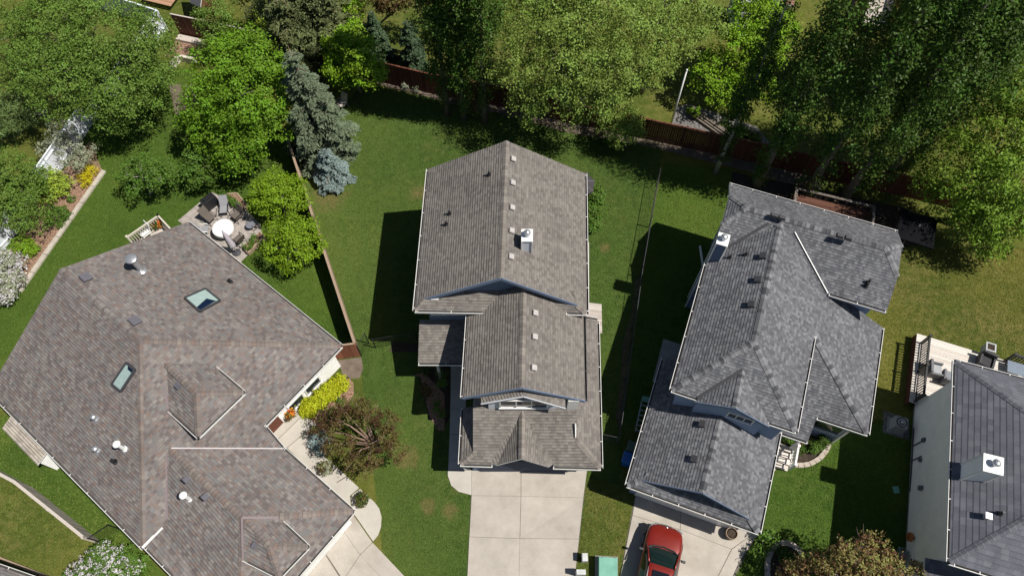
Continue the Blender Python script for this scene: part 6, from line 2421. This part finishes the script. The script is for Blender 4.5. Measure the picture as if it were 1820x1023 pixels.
def planter(label, pts, ht=.4, plants=()):
    ps_ = [P(u, v, ht) for u, v in pts]
    t = thing('planter_box', label, 'planter', Vector((ps_[0].x, ps_[0].y, 0)), group='timber planters round the patio')
    mb = MB()
    for a, b in zip(ps_[:-1], ps_[1:]):
        mb.beam(a - Vector((0, 0, ht / 2)), b - Vector((0, 0, ht / 2)), .08, ht)
    obj('timber_side', mb, W_TAN, t)
    mb = MB()
    mb.prism(ps_[:-1] if (ps_[0] - ps_[-1]).length < .01 else ps_, 0, ht - .08)
    obj('mulch_fill', mb, MULCH, t)
    lob = [LB(*p) for p in plants]
    pos, nn, ln, tt = leaf_cloud(lob, .09, clump=.15, per=16)
    leaf_mesh('plants', pos, nn, ln, ln * .6, tt, M_GRN, t)
    return t


planter('angular timber planter with mulch at the top edge of the patio', [(394, 352), (404, 344), (421, 343), (439, 364), (432, 369), (394, 352)], .3, [(404, 353, .35, 7), (415, 359, .35, 7), (422, 364, .35, 6)])
planter('long timber planter with mulch and greenery at the right edge of the patio', [(432, 438), (462, 412), (470, 420), (440, 449), (432, 438)], .3, [(441, 437, .35, 8), (452, 426, .35, 8)])
mb = MB()
q = P(255, 411, .95)
wc = chair('white chair on the small cream landing deck', 257, 413, 2.4, WHITE, WHITE, .25, 'garden_chair', None, .55)
chair('weathered garden chair on the lawn beside the blue spruce, top', 607, 184, 2.6, W_GREY, W_GREY, .4, 'garden_chair', None, 0.0)
bn = thing('garden_bench', 'black garden bench on the dry lawn behind the fence, beside the slim spruce', 'bench', P(704, 103, 0))
a_, b_ = P(690, 98, .45), P(718, 105, .45)
d_ = (b_ - a_).normalized()
s_ = Vector((-d_.y, d_.x, 0))
c_ = (a_ + b_) / 2
mb = MB()
for k in range(4):
    mb.box(c_ + s_ * (-.15 + .11 * k), 1.5, .08, .03, 0, d_, s_)
obj('seat', mb, BLACK, bn)
mb = MB()
for k in range(3):
    mb.box(c_ + s_ * .26 + Vector((0, 0, .15 + .13 * k)), 1.5, .03, .08, 0, d_, s_)
obj('backrest', mb, BLACK, bn)
for sx in (-1, 1):
    for sy in (-1, 1):
        mb = MB()
        mb.box(Vector((c_.x, c_.y, .22)) + d_ * .68 * sx + s_ * .18 * sy, .05, .05, .44, 0, d_, s_)
        obj('leg', mb, BLACK, bn)

# ---- furniture on the right-hand deck
GREYF = plain('grey wicker', (.13, .135, .15), .7)


def armchair(label, u, v, ang, m, cush, name='armchair'):
    t = thing(name, label, 'chair', (0, 0, 0), group='armchairs on the pale deck')
    mb = MB()
    mb.box((0, 0, .2), .72, .7, .32)
    obj('seat_base', mb, m, t, bevel=.02)
    mb = MB()
    mb.box((0, .03, .41), .5, .56, .1)
    obj('cushion', mb, cush, t, bevel=.03)
    mb = MB()
    mb.box((0, -.33, .5), .74, .12, .6)
    obj('backrest', mb, m, t, bevel=.03)
    for s in (-1, 1):
        mb = MB()
        mb.box((s * .33, 0, .45), .1, .7, .24)
        obj('armrest', mb, m, t, bevel=.02)
    q = P(u, v, 1.05)
    return put(t, (q.x, q.y, .6), ang)


armchair('grey armchair with pale cushion beside the black deck railing', 1663, 655, math.radians(-105), GREYF, plain('pale grey cushion', (.33, .34, .36), .8))
armchair('slatted grey armchair at the corner of the cream-walled house', 1690, 670, math.radians(-20), GREYF, plain('slate cushion', (.2, .21, .23), .8))
armchair('charcoal armchair half hidden by the slate roof edge', 1754, 641, math.radians(150), plain('charcoal wicker', (.05, .05, .057), .8), plain('black cushion', (.03, .03, .035), .8))
tbk = thing('coffee_table', 'low blue-grey table on the deck under the slate roof edge', 'table', P(1812, 656, .6))
q = P(1808, 655, 1.0)
mb = MB()
mb.box((q.x, q.y, 1.0), 1.0, .7, .05, 0, dkd, dks)
obj('top', mb, plain('blue grey glass', (.2, .24, .3), .2), tbk, bevel=.01)
for sx in (-1, 1):
    for sy in (-1, 1):
        mb = MB()
        mb.box(Vector((q.x, q.y, .8)) + dkd * .42 * sx + dks * .28 * sy, .05, .05, .39, 0, dkd, dks)
        obj('leg', mb, BLACK, tbk)
pb_ = thing('planter_box', 'pale grey planter with a chunky rim at the edge of the right-hand deck', 'planter', P(1760, 620, .6))
q = P(1761, 617, 1.2)
mb = MB()
mb.box((q.x, q.y, .9), .42, .42, .6, 0, dkd, dks)
mb.box((q.x, q.y, 1.22), .52, .52, .06, 0, dkd, dks)
obj('box', mb, plain('pale grey plastic', (.4, .42, .43), .5), pb_, bevel=.02)
mb = MB()
mb.box((q.x, q.y, 1.256), .36, .36, .02, 0, dkd, dks)
obj('soil', mb, SOIL, pb_)


# ---- grass blades over the lawns (nobody could count them)
def in_poly(x, y, poly):
    c = np.zeros(len(x), bool)
    n = len(poly)
    for i in range(n):
        x0, y0 = poly[i][0], poly[i][1]
        x1, y1 = poly[(i + 1) % n][0], poly[(i + 1) % n][1]
        k = ((y0 > y) != (y1 > y)) & (x < (x1 - x0) * (y - y0) / (y1 - y0 + 1e-12) + x0)
        c ^= k
    return c


VG = RNG.random((64, 64))


def vnoise(x, y, s):
    """smooth value noise, cell size s metres"""
    a, b = x / s + 100.3, y / s + 100.7
    i, j = np.floor(a).astype(int), np.floor(b).astype(int)
    f, g = a - i, b - j
    f, g = f * f * (3 - 2 * f), g * g * (3 - 2 * g)
    q = lambda m, n: VG[m % 64, n % 64]
    return (q(i, j) * (1 - f) + q(i + 1, j) * f) * (1 - g) + (q(i, j + 1) * (1 - f) + q(i + 1, j + 1) * f) * g


def grass(name, label, polys, holes, n, c, dens_noise=True):
    xs, ys = [], []
    for poly in polys:
        q = [P(u, v, 0) for u, v in poly]
        X = [a.x for a in q]
        Y = [a.y for a in q]
        area = (max(X) - min(X)) * (max(Y) - min(Y))
        m = int(area * n)
        x = RNG.uniform(min(X), max(X), m)
        y = RNG.uniform(min(Y), max(Y), m)
        k = in_poly(x, y, q)
        for h in holes:
            hq = [P(u, v, 0) for u, v in h]
            k &= ~in_poly(x, y, hq)
        xs.append(x[k])
        ys.append(y[k])
    x, y = np.concatenate(xs), np.concatenate(ys)
    m = len(x)
    h = RNG.uniform(.03, .075, m)
    pos = np.stack([x, y, h * .4], 1)
    ax = RNG.normal(0, .6, (m, 3)) + np.array([0, 0, .55])
    nr = RNG.normal(0, 1, (m, 3)) + np.array([0, 0, .5])
    p1, p2 = vnoise(x, y, 1.1), vnoise(x, y, 4.5)
    p3 = vnoise(x, y, .45)
    t = np.stack([np.clip(.3 * p1 + .3 * p2 + .15 * p3 + .5 * RNG.random(m) - .12, 0, 1), np.clip(.55 - .45 * p2 - .25 * p1 + .45 * RNG.random(m), 0, 1)], 1)
    o = leaf_mesh(name, pos, nr, h * 1.5, h * .5, t, leafmat(name + ' blades', c, .6, .25, .08), None, ax)
    tag(o, label, 'grass')
    o['kind'] = 'stuff'
    return o


DRIVES = [[(838, 835), (1044, 832), (1002, 1200), (822, 1200)], [(625, 905), (665, 885), (682, 920), (668, 965), (745, 1060), (520, 1060)], [(796, 640), (840, 640), (840, 882), (796, 850)], [(1130, 870), (1350, 940), (1310, 1000), (1222, 1200), (1068, 1200)]]
grass('grass', 'mown green grass of the central lawn between the tan fence and the chain link fence', [[(515, 270), (640, 640), (690, 1060), (1080, 1060), (1135, 520), (1180, 250), (880, 205), (650, 155)]], DRIVES + [[(690, 606), (800, 606), (800, 770), (745, 735)], [(545, 660), (632, 660), (630, 740), (560, 800)], [(600, 640), (646, 636), (640, 672), (612, 672)], [(760, 330), (1040, 330), (1050, 835), (800, 835), (745, 560)]], 330, (.082, .138, .028))
grass('grass', 'deep green grass of the bungalow garden above the brown roof', [[(-20, 560), (190, 200), (330, 130), (480, 200), (530, 310), (640, 610), (420, 540), (300, 430), (110, 500), (-20, 680)]], [[(316, 392), (377, 341), (470, 400), (428, 470)], [(182, 300), (30, 518), (-30, 518), (-30, 300)]], 330, (.08, .142, .022))
grass('grass', 'yellowing grass behind the right-hand deck', [[(1560, 440), (1860, 440), (1860, 660), (1640, 600), (1620, 740), (1540, 760)]], [], 330, (.15, .175, .036))
grass('grass', 'green grass between the charcoal house and the cream wall', [[(1345, 880), (1470, 800), (1560, 740), (1620, 740), (1614, 1060), (1300, 1060)], [(1180, 300), (1300, 320), (1270, 440), (1160, 700), (1110, 860), (1102, 780), (1130, 520)]], [[(1365, 1040), (1365, 985), (1392, 963), (1420, 975), (1432, 1040)], [(1385, 760), (1474, 780), (1450, 826), (1390, 820)], [(1566, 726), (1618, 742), (1618, 784), (1566, 770)]], 330, (.075, .138, .021))
grass('grass', 'pale olive grass at the bottom left beyond the grey-brown fence', [[(-20, 835), (165, 958), (190, 1040), (100, 1030), (-20, 985)], [(20, 740), (300, 1040), (215, 1040), (175, 950), (-20, 815), (-20, 700)]], [], 420, (.115, .155, .032))
grass('grass', 'patchy grass strip between the two driveways', [[(1044, 840), (1108, 862), (1132, 872), (1096, 1060), (1018, 1060)]], [], 420, (.10, .12, .028))
